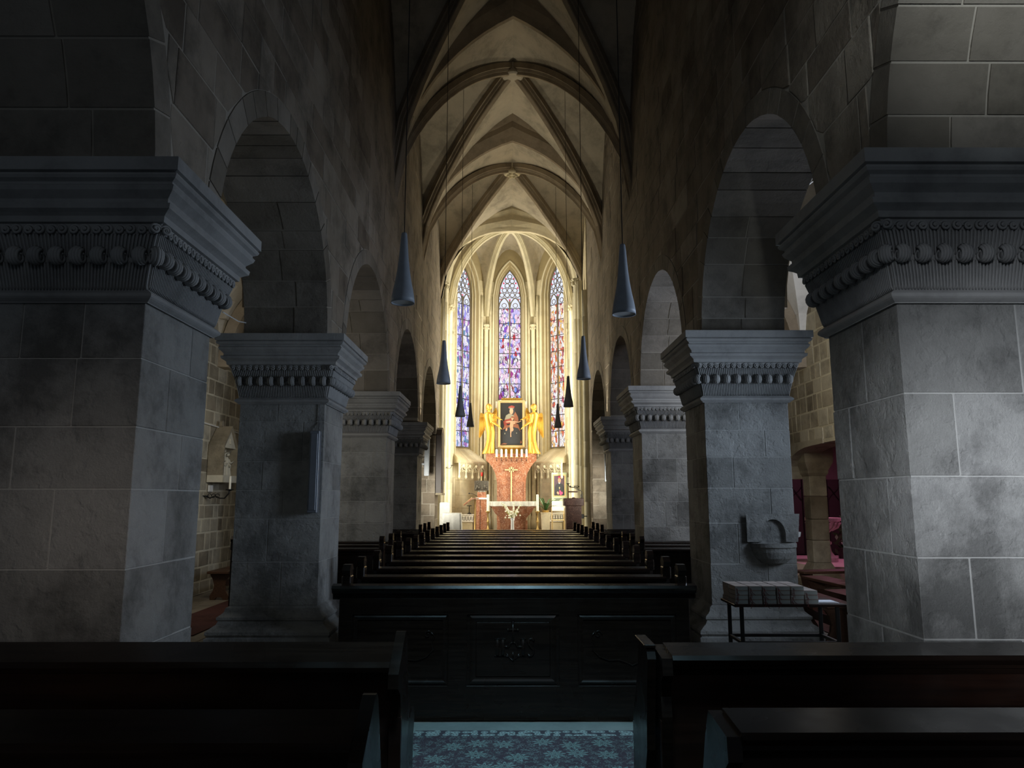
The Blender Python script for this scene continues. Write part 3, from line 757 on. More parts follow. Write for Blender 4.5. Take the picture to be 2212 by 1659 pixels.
# apse walls with traceried windows
def pointed(x, hw, z0, za):   # height of a pointed head above x
    return P(x, hw, z0, za)
def apse_wall(name, A2, B2, win_w, sill, spring_z, apex, glassmat, wlab, seed):
    A3, B3 = Vector((*A2, 0)), Vector((*B2, 0)); u = (B3-A3).normalized(); L_ = (B3-A3).length
    n = Vector((u.y, -u.x, 0))          # inward normal
    if n.y > 0 and name != 'x': n = n
    if n.dot(Vector((0, 23.5, 0))-A3) < 0: n = -n
    zv = Vector((0, 0, 1)); mid = L_/2; hw = win_w/2; hw2 = hw+.16
    # wall body: columns left and right, and above the pointed head; splayed reveal
    m = MB()
    def Pt(s, z, d=0): return A3+u*s+zv*z-n*d
    ext = .0
    def quad(a, b, c, d): m.add([a, b, c, d], [(0, 1, 2, 3)])
    quad(Pt(0, 0), Pt(mid-hw2, 0), Pt(mid-hw2, 11.6), Pt(0, 11.6)); quad(Pt(mid+hw2, 0), Pt(L_, 0), Pt(L_, 11.6), Pt(mid+hw2, 11.6))
    quad(Pt(mid-hw2, 0), Pt(mid+hw2, 0), Pt(mid+hw2, sill-.35), Pt(mid-hw2, sill-.35))
    K = 16
    for i in range(K):
        x0, x1 = -hw2+2*hw2*i/K, -hw2+2*hw2*(i+1)/K
        h0, h1 = pointed(x0, hw2, spring_z, apex+.26), pointed(x1, hw2, spring_z, apex+.26)
        quad(Pt(mid+x0, h0), Pt(mid+x1, h1), Pt(mid+x1, 11.6), Pt(mid+x0, 11.6))
        g0, g1 = x0*hw/hw2, x1*hw/hw2; i0, i1 = pointed(g0, hw, spring_z, apex), pointed(g1, hw, spring_z, apex)
        quad(Pt(mid+x0, h0), Pt(mid+x1, h1), Pt(mid+g1, i1, .30), Pt(mid+g0, i0, .30))
    for s in (-1, 1):
        quad(Pt(mid+s*hw2, sill-.35), Pt(mid+s*hw2, spring_z), Pt(mid+s*hw, spring_z, .30), Pt(mid+s*hw, sill, .30))
    quad(Pt(mid-hw2, sill-.35), Pt(mid+hw2, sill-.35), Pt(mid+hw, sill, .30), Pt(mid-hw, sill, .30))
    # outer skin
    back = .55
    quad(Pt(-.3, 0, back), Pt(mid-hw, 0, back), Pt(mid-hw, 11.6, back), Pt(-.3, 11.6, back)); quad(Pt(mid+hw, 0, back), Pt(L_+.3, 0, back), Pt(L_+.3, 11.6, back), Pt(mid+hw, 11.6, back))
    wl = m.build(name, 'chancel_joint', None, kind='structure')
    ms = Masonry(wl, 'chancel')
    lay(ms, A3, u, zv, n, .02, mid-hw2, FC, 9.5, seed=seed, h=.42, lmin=.3, lmax=.6, gap=.006, proud=.008)
    lay(ms, A3, u, zv, n, mid+hw2, L_-.02, FC, 9.5, seed=seed+1, h=.42, lmin=.3, lmax=.6, gap=.006, proud=.008)
    lay(ms, A3, u, zv, n, mid-hw2, mid+hw2, FC, sill-.35, seed=seed+2, h=.42, lmin=.4, lmax=.7, gap=.006, proud=.008)
    ms.finish()
    # roll mouldings around the window
    for d, rr, off in ((.0, .035, .03), (.12, .030, -.05), (.22, .024, -.11)):
        ww = hw2+off; pts = [Pt(mid-ww, sill-.3, d), Pt(mid-ww, spring_z, d)]
        for i in range(1, 12):
            x = -ww+2*ww*i/12; pts.append(Pt(mid+x, pointed(x, ww, spring_z, apex+.26+off*1.2), d))
        pts += [Pt(mid+ww, spring_z, d), Pt(mid+ww, sill-.3, d)]
        MB().tube(pts, rr, 8).build('window_roll', 'shaft', wl, smooth=True)
    # window: tracery, panes, lead lines
    win = bpy.data.objects.new('window_%d' % wlab, None); C.objects.link(win); win['kind'] = 'structure'
    tr = MB(); dd = .30
    def arcpts(c, r, a0, a1, k=10): return [(c[0]+r*math.cos(a0+(a1-a0)*i/k), c[1]+r*math.sin(a0+(a1-a0)*i/k)) for i in range(k+1)]
    T = lambda pts, r: tr.tube([Pt(mid+x, z, dd-.02) for x, z in pts], r, 5)
    zt = spring_z
    lt = zt-.42                                                       # springing of the two lancets
    T([(0, sill), (0, lt+.3)], .028); T([(-hw, sill), (-hw, zt)], .026); T([(hw, sill), (hw, zt)], .026)
    head = [(-hw+2*hw*i/16, pointed(-hw+2*hw*i/16, hw, zt, apex)) for i in range(17)]; T(head, .028)
    T([(-hw, sill), (hw, sill)], .025)
    for s in (-1, 1):
        c = s*hw/2; h2 = hw/2; l = [(c-h2+2*h2*i/10, P(-h2+2*h2*i/10, h2, lt, lt+.42)) for i in range(11)]; T(l, .022)
        T(arcpts((c, lt+.12), .085, 0, 2*math.pi, 12), .014)
        for q in (-1, 1): T(arcpts((c+q*.10, lt-.03), .075, math.pi*(.5 if q < 0 else .5), math.pi*(.5+.5*-q), 6), .009)
    cz = zt+.16
    for ry, row in enumerate(((-1.5, -.5, .5, 1.5), (-1, 0.0, 1), (-.5, .5), (-.46, .46), (0,))):
        zz = zt+.10+ry*.18
        for q in row:
            T(arcpts((q*.195, zz), .085, 0, 2*math.pi, 12), .016)
    T([(-hw, lt+.36), (0, lt+.42), (hw, lt+.36)], .012)
    tr.build('tracery', 'tracery', win)
    rows = 9; hrow = (lt-sill)/rows
    for r in range(rows):
        z0, z1 = sill+hrow*r, sill+hrow*(r+1)
        for s in (-1, 1):
            a, b = (-hw+.005, -.012) if s < 0 else (.012, hw-.005)
            MB().prism([(a, z0+.008), (b, z0+.008), (b, z1-.008), (a, z1-.008)], A3+u*mid-n*dd, u, zv, -n, .01).build('pane', glassmat, win)
        MB().tube([Pt(mid-hw, z1, dd-.012), Pt(mid+hw, z1, dd-.012)], .014, 5).build('saddle_bar', 'lead', win)
    # head glass
    hg = [(-hw, lt)]+[(x, z) for x, z in [(-hw, zt)]+head[1:-1]+[(hw, zt)]]+[(hw, lt)]
    MB().prism(hg, A3+u*mid-n*(dd+.004), u, zv, -n, .01).build('head_pane', 'glass_tr', win)
    rg = MB()
    for ry in range(4):
        for q in ((-1.85, 1.85), (-1.5, 1.5), (-1.15, 1.15), (-.75, .75))[ry]:
            zz = zt+.21+ry*.18; 
            rg.prism([(q*.195-.04, zz-.04), (q*.195+.04, zz-.04), (q*.195, zz+.05)], A3+u*mid-n*(dd-.003), u, zv, n, .004)
    for q in (-.75, 0, .75): rg.prism([(q*hw-.05, zt-.06), (q*hw+.05, zt-.06), (q*hw, zt-.13)], A3+u*mid-n*(dd-.003), u, zv, n, .004)
    rg.build('red_head_pieces', 'glass_red', win)
    return wl, win, (A3, u, n, mid, hw, lt, sill, hrow, dd)
SZ = 8.95
_, _, g1 = apse_wall('wall_apse_left', AP[0], AP[1], .76, 3.35, SZ, 10.0, 'glass_left', 1, 80)
_, win_c, gc = apse_wall('wall_apse_centre', AP[1], AP[2], .83, 3.45, SZ+.02, 10.02, 'glass_mid', 2, 90)
_, _, g3 = apse_wall('wall_apse_right', AP[2], AP[3], .76, 3.35, SZ, 10.0, 'glass_right', 3, 100)
# leaded figures in the centre window (chalice, host and grapes, veil, hand)
ld = MB()
def figs(pts, col, row, r=.011):
    A3, u, n, mid, hw, lt, sill, hrow, dd = gc
    cx_ = -hw/2 if col == 0 else hw/2; z = sill+hrow*row
    ld.tube([A3+u*(mid+cx_+p[0]*hw*.5)+Vector((0, 0, z+p[1]*hrow))-n*(dd-.012) for p in pts], r, 4)
circ = lambda cx_, cy_, rx, ry, a0=0, a1=2*math.pi, k=12: [(cx_+rx*math.cos(a0+(a1-a0)*i/k), cy_+ry*math.sin(a0+(a1-a0)*i/k)) for i in range(k+1)]
figs([(-.6, .95), (-.5, .55), (-.1, .42), (-.08, .15), (-.5, .08), (.5, .08), (.1, .15), (.1, .42), (.55, .55), (.65, .95)], 1, 3)
figs(circ(0, .62, .35, .2), 1, 3)
figs(circ(0, .45, .65, .35, math.pi*.95, math.pi*2.05), 0, 3); figs([(0, .05), (0, .9)], 0, 3)
for q in (-.35, 0, .35): figs(circ(q, .6, .16, .1), 0, 3)
figs([(-.6, .3), (-.5, .75), (-.15, .8), (-.2, .4), (-.55, .35)], 0, 5); figs([(.6, .3), (.5, .75), (.15, .8), (.2, .4), (.55, .35)], 0, 5)
figs([(-.7, .1), (-.3, .5), (.1, .85), (.5, .6), (.1, .3), (.5, .1)], 1, 5); figs(circ(0, .5, .4, .2, 0, 4), 1, 5)
figs([(-.5, .1), (-.6, .6), (-.1, .95), (.5, .9)], 0, 7); figs([(-.3, .2), (.3, .1), (.7, .25)], 0, 7)
figs([(-.8, .5), (-.2, .8), (.6, .4), (.0, .3), (-.5, .45)], 1, 7); figs([(-.5, .15), (.6, .25)], 1, 7)
ld.build('lead_figures', 'lead', win_c)

# apse vault: webs and ribs rising to a boss
boss = Vector((.04, 24.75, 10.95))
apw = [(XL, 23.0)]+AP+[(XR, 23.0)]
def fr(t): return (1-(1-t)**2.2)**(1/1.7)
m = MB(); SPZ = 8.2
for (a, b) in zip(apw, apw[1:]):
    a = Vector((*a, 0)); b = Vector((*b, 0)); K = 12; T_ = 12; vs = []; fs = []; L_ = (b-a).length
    for i in range(K+1):
        s = i/K; base = a+(b-a)*s; zw = P((s-.5)*2, 1.0, 0, 1)*(10.75-SPZ)+SPZ
        for j in range(T_+1):
            t = j/T_; p = base.lerp(Vector((boss.x, boss.y, 0)), t); vs.append((p.x, p.y, zw+(boss.z-zw)*fr(t)))
    for i in range(K):
        for j in range(T_): q = i*(T_+1)+j; fs.append((q, q+1, q+T_+2, q+T_+1))
    m.add(vs, fs)
av = m.build('ceiling_apse', 'plaster', None, kind='structure')
for (a, b) in apw:
    pts = []
    for j in range(15):
        t = j/14*.97; p = Vector((a, b, 0)).lerp(Vector((boss.x, boss.y, 0)), t); pts.append((p.x, p.y, SPZ+(boss.z-SPZ)*fr(t)-.02))
    rib_curve(pts, .22, .17, 'vault_rib', 'shaft', av)
MB().lathe([(.02, -.2), (.2, -.18), (.22, -.1), (.2, .1)], boss, 16).build('boss', 'shaft', av)
# web between the chancel arch and the apse vault
m = MB(); vs = []; fs = []
for i in range(25):
    x = -A+2*A*i/24
    vs += [(X0+x, 22.2, P(x, A, 7.5, 10.2)), (X0+x, 23.1, P(x, A, 8.0, 10.95))]
for i in range(24): fs.append((2*i, 2*i+2, 2*i+3, 2*i+1))
m.add(vs, fs); m.build('ceiling_chancel', 'plaster', None, kind='structure')

# clustered shafts
def shaft(x, y, r, z0, z1, parent, mat='shaft', cap=False):
    pr = [(r*1.7, z0), (r*1.7, z0+.35), (r*1.35, z0+.42), (r*1.5, z0+.48), (r, z0+.55)]
    z = z0+.55; rg = random.Random(int(x*100+y*10))
    while z+1.2 < z1-.3:
        z += rg.uniform(.7, 1.1); pr += [(r, z-.004), (r*.96, z), (r, z+.004)]
    pr += [(r, z1-.22), (r*1.2, z1-.2), (r, z1-.18)] if cap else []
    pr += [(r, z1-.15), (r*1.5, z1-.02), (r*1.6, z1)] if cap else [(r, z1)]
    MB().lathe(pr, (x, y, 0), 14).build('shaft', mat, parent, smooth=True)
    if cap:
        f = MB()
        for k in range(7):
            an = k*2*math.pi/7; f.sphere((x+r*1.25*math.cos(an), y+r*1.25*math.sin(an), z1-.14), r*.42, 6, 4, sc=(1, 1, 1.5)); f.sphere((x+r*1.4*math.cos(an+.4), y+r*1.4*math.sin(an+.4), z1-.04), r*.38, 6, 4)
        f.build('leaf_capital', 'shaft', parent, smooth=True)
def cluster(label, pts):
    t = thing('clustered_column', label, 'column', (0, 0, 0), group='clustered shafts of the chancel')
    for p in pts: shaft(*p, t)
cl = thing('clustered_column', 'tall cream clustered shafts at the left side of the chancel arch', 'column')
for x, y, r, zt, c in ((-2.10, 22.35, .10, 7.7, 0), (-2.03, 22.62, .08, 8.3, 1), (-2.12, 22.85, .06, 8.6, 0)): shaft(x, y, r, FC, zt, cl, cap=c)
cl = thing('clustered_column', 'tall cream clustered shafts at the right side of the chancel arch', 'column')
for x, y, r, zt, c in ((2.22, 21.05, .12, 7.6, 0), (2.10, 21.45, .09, 8.0, 0), (2.20, 21.8, .10, 7.7, 0), (2.08, 22.25, .11, 8.3, 1), (2.18, 22.7, .09, 8.4, 1), (2.05, 22.92, .06, 7.9, 0)): shaft(x, y, r, FC if y > 22.2 else 0, zt, cl, cap=c)
cl = thing('clustered_column', 'cream shafts between the chancel wall and the blue stained window', 'column')
for x, y, r, zt, c in ((-2.06, 25.0, .09, 8.2, 1), (-2.0, 25.2, .06, 7.4, 1), (-2.13, 24.9, .05, 8.6, 0)): shaft(x, y, r, FC, zt, cl, cap=c)
cl = thing('clustered_column', 'cream shafts between the chancel wall and the red stained window', 'column')
for x, y, r, zt, c in ((2.14, 25.0, .09, 8.2, 1), (2.06, 25.2, .06, 7.4, 1), (2.2, 24.9, .05, 8.6, 0)): shaft(x, y, r, FC, zt, cl, cap=c)
for sx, lab in ((-1, 'triple cream shafts between the blue window and the centre window'), (1, 'triple cream shafts between the centre window and the red window')):
    cl = thing('clustered_column', lab, 'column'); x = sx*.86
    for dx, dy, r, zt, c in ((0, -.08, .075, 7.85, 1), (-.15, -.02, .045, 8.9, 0), (.15, -.02, .045, 8.9, 0), (-.24, .03-(.0), .03, 8.9, 0), (.24, .03, .03, 8.9, 0)):
        yy = 26.52+dy-(abs(dx) if dx*sx > 0 else 0)*1.05*1
        shaft(x+dx, yy, r, FC, zt, cl, cap=c)

# ------------------------------------------------------------------ pews
def end_mesh(name, mat, prof, t=.045):
    return MB().prism(prof, (-t/2, 0, 0), (0, 1, 0), (0, 0, 1), (1, 0, 0), t).mesh(name, mat)
# side outline of a pew end, y forward; the back stands at y=0 and the seat lies beyond it (the sitter faces +y)
END = [(-.02, 0), (.44, 0), (.44, .10), (.40, .16), (.39, .36), (.42, .44), (.43, .50), (.39, .54), (.30, .55), (.20, .60), (.15, .72), (.12, .84), (.13, .90), (.08, .93), (-.02, .93), (-.04, .80)]
ME_END = end_mesh('end_panel', 'pews', END)
def finial_mesh():
    m = MB().cbox((-.035, -.04, .92), (.035, .07, 1.02), .008); m.prism([(-.04, 1.02), (.07, 1.02), (.085, 1.06), (.05, 1.10), (-.02, 1.10), (-.055, 1.06)], (-.03, 0, 0), (0, 1, 0), (0, 0, 1), (1, 0, 0), .06)
    m.lathe([(.02, -.032), (.026, 0), (.02, .032)], (0, 0, 0), 6) if False else None
    return m.mesh('finial', 'pews')
ME_FIN = finial_mesh()
def pew_parts(w_, mat='pews', top=.95, front=False):
    d = {}
    d['seat'] = MB().cbox((-w_/2, .02, .42), (w_/2, .44, .455), .008).mesh('seat', mat)
    b = MB()
    for z0, z1 in ((.10, .50), (.505, top-.06)): b.cbox((-w_/2, -.015, z0), (w_/2, .015, z1), .005)
    d['backrest'] = b.mesh('backrest', mat)
    # moulded top rail leaning back: a profile swept along x
    pr = [(.035, top-.085), (.05, top-.04), (.048, top-.012), (.03, top), (-.055, top-.012), (-.07, top-.025), (-.068, top-.045), (-.04, top-.055), (-.028, top-.09)]
    d['top_rail'] = MB().prism(pr, (-w_/2-.01, 0, 0), (0, 1, 0), (0, 0, 1), (1, 0, 0), w_+.02).mesh('top_rail', mat)
    d['kneeler'] = MB().cbox((-w_/2+.03, -.25, .12), (w_/2-.03, -.11, .16), .006).mesh('kneeler', mat)
    return d
W0 = 2.56
PD0 = pew_parts(W0)
def pew(xc, y, parts, w_, label, group, z=0, ends=True, fins=True, name='pew'):
    t = thing(name, label, 'pew', (xc, y, z), group=group)
    for k, me in parts.items(): put(me, k, t)
    if ends:
        for s in (-1, 1):
            e = put(ME_END, 'end_panel', t, (s*(w_/2+.022), 0, 0))
            if fins: put(ME_FIN, 'finial', e, (0, 0, 0))
    return t
YC = [5.75+.745*k for k in range(14)]
for k, y in enumerate(YC):
    if k == 0: continue
    lab = 'dark oak pew in the centre block, %s row behind the carved front pew' % ORD[k-1]
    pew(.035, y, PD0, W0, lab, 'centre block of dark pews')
# carved first pew
t = thing('carved_front_pew', 'black carved oak pew with raised IHS panel facing the carpet', 'pew', (.035, 5.72, 0)); W1 = 2.60
b = MB(); b.cbox((-W1/2, -.02, 0), (W1/2, .02, .92), .004); b.build('backrest', 'pews', t)
MB().prism([(.06, .885), (.07, .93), (.05, .955), (-.02, .965), (-.075, .955), (-.085, .935), (-.07, .92), (-.06, .90), (-.035, .89), (-.03, .86), (-.02, .85)], (-W1/2-.05, 0, 0), (0, 1, 0), (0, 0, 1), (1, 0, 0), W1+.10).build('cornice', 'pews', t)
MB().cbox((-W1/2, .02, .42), (W1/2, .44, .455), .008).build('seat', 'pews', t)
for s in (-1, 1): put(ME_FIN, 'finial', put(ME_END, 'end_panel', t, (s*(W1/2-.04), .03, 0)), (0, 0, 0))
# frame stiles and rails
for x in (-1.25, -.42, .40, 1.25): MB().cbox((x-.05 if abs(x) > 1 else x-.07, -.036, .0), (x+.05 if abs(x) > 1 else x+.07, -.018, .86), .004).build('stile', 'pews', t)
for z0, z1 in ((0, .24), (.74, .86)): MB().cbox((-1.25, -.034, z0), (1.25, -.017, z1), .004).build('rail', 'pews', t)
def pframe(x0, x1, z0, z1, w_, y):
    m = MB()
    for i, (a, d) in enumerate(((0, .012), (w_*.5, .006), (w_, .0))): 
        pass
    prof = [(0, 0), (0, .010), (w_*.35, .015), (w_*.7, .010), (w_, .008), (w_, 0)]
    rings = [[(sx, y-q[1], sz) for q in prof for sx, sz in [(x, z)]] for x, z in ()]
    rr = []
    for cx_, cz_, dx, dz in ((x0, z0, 1, 1), (x1, z0, -1, 1), (x1, z1, -1, -1), (x0, z1, 1, -1)):
        rr.append([(cx_+dx*p[0], y-p[1], cz_+dz*p[0]) for p in prof])
    vs = [p for r in rr for p in r]; n = len(prof); fs = []
    for i in range(4):
        for j in range(n): k = (j+1) % n; i2 = (i+1) % 4; fs.append((i*n+j, i*n+k, i2*n+k, i2*n+j))
    return m.add(vs, fs)
pframe(-.33, .31, .255, .735, .045, -.02).build('panel_moulding', 'pews', t)
for x0, x1 in ((-1.19, -.50), (.48, 1.19)): pframe(x0, x1, .255, .735, .03, -.02).build('panel_moulding', 'pews', t)
MB().cbox((-.285, -.032, .30), (.265, -.018, .69), .006).build('raised_panel', 'pews', t)
y_ = -.034; m = MB(); cx_ = -.01
def bar(x0, z0, x1, z1, r=.0085): m.tube([(cx_+x0, y_, z0), (cx_+x1, y_, z1)], r, 6)
def stem(x, z0=.445, z1=.575): m.cbox((cx_+x-.0125, y_-.006, z0), (cx_+x+.0125, y_+.004, z1), .003); m.cbox((cx_+x-.022, y_-.006, z0), (cx_+x+.022, y_+.004, z0+.012), .003); m.cbox((cx_+x-.022, y_-.006, z1-.012), (cx_+x+.022, y_+.004, z1), .003)
stem(-.115); stem(-.075); stem(.075)
bar(-.07, .515, -.03, .515); bar(.03, .515, .07, .515)
m.tube([(cx_+.03*math.cos(a), y_, .515+.03*math.sin(a)) for a in [math.pi*i/8 for i in range(9)]], .007, 6)
bar(0, .54, 0, .68); bar(-.032, .635, .032, .635)
for q in ((0, .685), (-.036, .635), (.036, .635)): m.sphere((cx_+q[0], y_, q[1]), .011, 6, 4)
sp = [(.155, .555), (.14, .573), (.12, .568), (.112, .545), (.125, .52), (.145, .50), (.153, .475), (.14, .452), (.12, .448), (.108, .465)]
m.tube([(cx_+a, y_, b_) for a, b_ in sp], .009, 6)
m.tube([(cx_-.05, y_, .47), (cx_-.03, y_, .44), (cx_, y_, .415), (cx_+.03, y_, .44), (cx_+.05, y_, .47)], .006, 5); m.tube([(cx_, y_, .41), (cx_, y_, .48)], .006, 5); m.tube([(cx_-.03, y_, .445), (cx_-.055, y_, .45)], .006, 5)
m.tube([(cx_+.03, y_, .445), (cx_+.055, y_, .45)], .006, 5)
m.build('ihs_relief', 'pews', t, smooth=True)['label'] = 'carved letters IHS with a cross rising from the H'
def scroll(pts, r=.006, xo=0, zo=0, fl=1):
    q = MB(); q.tube([(xo+fl*a, -.024, zo+b_) for a, b_ in pts], r, 5); return q
base_s = [(0, .22), (-.03, .19), (-.01, .14), (-.02, .09), (.03, .04), (.10, .015), (.17, .02), (.23, .0), (.27, -.02), (.31, .0)]
q = scroll(base_s, xo=.60, zo=.40); q.v += []; q.build('scroll_carving', 'pews', t, smooth=True)
scroll(base_s, xo=-.62, zo=.40, fl=-1).build('scroll_carving', 'pews', t, smooth=True)
a = MB(); a.tube([(.62+.03*math.cos(i*.6)*(1-i/16), -.024, .60+.03*math.sin(i*.6)*(1-i/16)) for i in range(14)], .005, 5); a.tube([(-.64+.03*math.cos(i*.6)*(1-i/16), -.024, .60+.03*math.sin(i*.6)*(1-i/16)) for i in range(14)], .005, 5); a.build('scroll_carving', 'pews', t, smooth=True)

# short pews set in the arcade openings
SW = pew_parts(1.9)
for i, (y, g) in enumerate(((9.95, 0), (10.7, 0), (11.45, 0), (14.2, 1), (14.95, 1), (15.7, 1))):
    where = 'second and third' if g == 0 else 'third and fourth'
    pew(-1.66-.99, y, SW, 1.9, 'dark side pew in the left arcade between the %s piers, %s row' % (where, ORD[i % 3]), 'side pews of the left arcade')
    pew(1.72+.99, y, SW, 1.9, 'dark side pew in the right arcade between the %s piers, %s row' % (where, ORD[i % 3]), 'side pews of the right arcade')

# foreground pews (seen from behind)
def fore_pew(x_end, sgn, y, top, L_, label, ledge=.16, style=0):
    t = thing('foreground_pew', label, 'pew', (x_end, y, .011), group='foreground side pews')
    X1 = sgn*L_; a, b_ = min(0, X1), max(0, X1)
    m = MB(); m.cbox((a, -.015, .08), (b_, .02, top-.05), .005); m.build('backrest', 'pews_red', t)
    if style == 0: pr = [(.02, top-.10), (.075, top-.03), (.075, top), (-.09, top-.055), (-.115, top-.075), (-.11, top-.095), (-.03, top-.105), (-.02, top-.12)]
    else: pr = [(.02, top-.12), (.11, top-.02), (.11, top), (-.09, top-.018), (-.105, top-.035), (-.095, top-.055), (-.07, top-.06), (-.07, top-.075), (-.035, top-.085), (-.025, top-.11)]
    MB().prism(pr, (a, 0, 0), (0, 1, 0), (0, 0, 1), (1, 0, 0), b_-a).build('book_ledge', 'pews', t)
    MB().cbox((a, .0, .42), (b_, .42, .455), .006).build('seat', 'pews', t)
    MB().cbox((a+.02, -.34, .12), (b_-.02, -.18, .155), .006).build('kneeler', 'pews', t)
    th = .045; x0 = 0 if sgn < 0 else -th
    if style == 0: out = [(-.14, 0), (.48, 0), (.48, .1), (.43, .2), (.43, .40), (.47, .48), (.45, .54), (.33, .57), (.22, .66), (.17, .8), (.13, top+.02), (.10, top+.045), (.075, top+.045), (-.13, top-.10), (-.135, top-.16), (-.06, top-.20), (-.04, top-.26), (-.05, .4), (-.12, .3)]
    else: out = [(-.10, 0), (.48, 0), (.48, .1), (.43, .2), (.43, .40), (.47, .48), (.45, .54), (.33, .57), (.22, .66), (.17, .8), (.12, top-.01), (-.09, top-.03), (-.10, top-.10), (-.05, top-.14), (-.04, top-.2), (-.06, top-.28), (-.05, .4), (-.08, .2)]
    MB().prism(out, (x0, 0, 0), (0, 1, 0), (0, 0, 1), (1, 0, 0), th).build('end_panel', 'pews', t)
    MB().prism([(-.11, .0), (-.05, .0), (-.02, .35), (-.02, top-.3), (-.05, top-.3), (-.05, .35)], (x0-.004, 0, 0), (0, 1, 0), (0, 0, 1), (1, 0, 0), th+.008).build('end_moulding', 'pews_red', t)
    return t
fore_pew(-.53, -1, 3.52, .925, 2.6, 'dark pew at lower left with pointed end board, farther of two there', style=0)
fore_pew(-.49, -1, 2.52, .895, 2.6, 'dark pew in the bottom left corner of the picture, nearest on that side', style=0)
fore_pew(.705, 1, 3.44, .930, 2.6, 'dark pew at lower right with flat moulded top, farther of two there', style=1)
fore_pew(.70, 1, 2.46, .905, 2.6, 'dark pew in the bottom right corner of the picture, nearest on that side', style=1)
# curved arm rest end beyond the right pew
t = thing('bench_end', 'narrow dark bench end with swept front edge beside the farther right pew', 'bench', (.612, 3.56, .011))
MB().prism([(-.05, 0), (.32, 0), (.32, .5), (.25, .62), (.14, .78), (.11, .93), (-.10, .93), (-.13, .88), (-.10, .74), (-.07, .60), (-.06, .48), (-.02, .40), (0, .3)], (0, 0, 0), (0, 1, 0), (0, 0, 1), (1, 0, 0), .038).build('end_panel', 'pews', t)
MB().cbox((-.012, -.12, .925), (.04, .13, .94), .003).build('cap', 'pews', t)

# ------------------------------------------------------------------ book table and hymn books
tb = thing('book_table', 'low dark metal-legged table by the right pier carrying stacked hymn books', 'table', (0, 0, 0))
TX0, TX1, TY0, TY1, TZ = 1.80, 2.68, 6.12, 6.52, .755
MB().cbox((TX0, TY0, TZ-.022), (TX1+.02, TY1, TZ), .004).build('tabletop', 'pews_red', tb)
for x in (TX0+.05, TX1-.06):
    for y in (TY0+.02, TY1-.04): MB().cbox((x, y, 0), (x+.028, y+.028, TZ-.022), .003).build('leg', 'iron', tb)
for y in (TY0+.02, TY1-.04): MB().cbox((TX0+.05, y+.002, .44), (TX1-.04, y+.026, .465), .003).build('stretcher', 'iron', tb)
for x in (TX0+.05, TX1-.06): MB().cbox((x+.002, TY0+.04, .44), (x+.026, TY1-.04, .465), .003).build('stretcher', 'iron', tb)
rb_ = random.Random(3)
bw, bh, bl = .104, .034, .165
me_pg = MB().cbox((-bw/2+.004, -bl/2+.003, .003), (bw/2, bl/2-.003, bh-.003), .001).mesh('page_block', 'pages')
c_ = MB(); c_.bbox((-bw/2, -bl/2, 0), (bw/2, bl/2, .003)); c_.bbox((-bw/2, -bl/2, bh-.003), (bw/2, bl/2, bh)); c_.bbox((-bw/2, -bl/2, 0), (-bw/2+.004, bl/2, bh))
me_cv = [c_.mesh('cover', 'cover'), c_.mesh('cover', 'spine')]
rib_m = [MB().tube([(x0, -bl/2, .016), (x0+.004, -bl/2-.008, .008), (x0+dx, -bl/2-.012, -.018), (x0+dx*2, -bl/2-.010, -.034)], .0022, 4).tube([(x0+.006, -bl/2, .018), (x0+.01, -bl/2-.01, .01), (x0+.006-dx*.5, -bl/2-.012, -.02)], .002, 4).mesh('ribbon', 'ribbon') for x0, dx in ((-.045, .012), (-.04, -.004), (-.047, .02))]
for row in (0, 1):
    for c in range(6):
        for l in range(4):
            if c == 5 and l == 3: continue
            lab = 'hymn book lying in the %s row, %s stack from the left, %s from the bottom' % ('front' if row == 0 else 'back', ORD[c], ORD[l])
            t = thing('hymn_book', lab, 'book', (TX0+.065+c*(bw+.008)+rb_.uniform(-.003, .003), TY0+.095+row*.185+rb_.uniform(-.004, .004), TZ+.0005+l*(bh+.0012)), rb_.uniform(-.02, .02), group='hymn books stacked on the book table')
            put(me_cv[1], 'cover', t); put(me_pg, 'page_block', t)
            if row == 0: put(rib_m[rb_.randrange(3)], 'ribbon', t)
t = MB()
for k in range(4): t.cbox((-.09+.01*k, -.06, .003*k), (.10-.008*k, .07-.006*k, .003*k+.003), .0005)
tag(t.build('leaflet_pile', 'paper', None, loc=(TX1-.115, TY0+.12, TZ+.001)), 'small pile of white leaflets at the right end of the book table', 'leaflets')

# holy water basin on the second right pier
t = thing('holy_water_basin', 'grey stone half-round holy water basin projecting from the second right pier', 'basin', (0, 0, 0))
bc = (2.96, 8.5-.02, 0)
m = MB(); n = 16; rings = []
for r, z in ((.05, .86), (.14, .88), (.20, .93), (.235, 1.0), (.24, 1.04), (.262, 1.055), (.262, 1.095), (.235, 1.10), (.20, 1.06), (.05, 1.02)):
    rings.append([(bc[0]+r*math.cos(math.pi+math.pi*j/n), bc[1]+.03+r*.85*math.sin(math.pi+math.pi*j/n), z) for j in range(n+1)])
m.loft(rings, caps=True, closed=True); m.build('bowl', 'pier', t)
m = MB(); K = 12; inner = [( -.135, 1.11)]+[(-.135*math.cos(math.pi*i/K), 1.20+.16*math.sin(math.pi*i/K)) for i in range(K+1)]+[(.135, 1.11)]
outer = [(-.30, 1.11)]+[(-.30+.60*i/K, 1.42) for i in range(K+1)]+[(.27, 1.11)]
vs = [(bc[0]+p[0], bc[1]-.028, p[1]) for p in inner]+[(bc[0]+p[0], bc[1]-.028, p[1]) for p in outer]+[(bc[0]+p[0]*.9, bc[1]+.018, p[1]) for p in inner]
k = len(inner); fs = [(i, i+1, k+i+1, k+i) for i in range(k-1)]+[(i, i+1, 2*k+i+1, 2*k+i) for i in range(k-1)]+[tuple(range(2*k, 3*k))]
m.add(vs, fs)
m.build('niche_surround', 'pier', t)
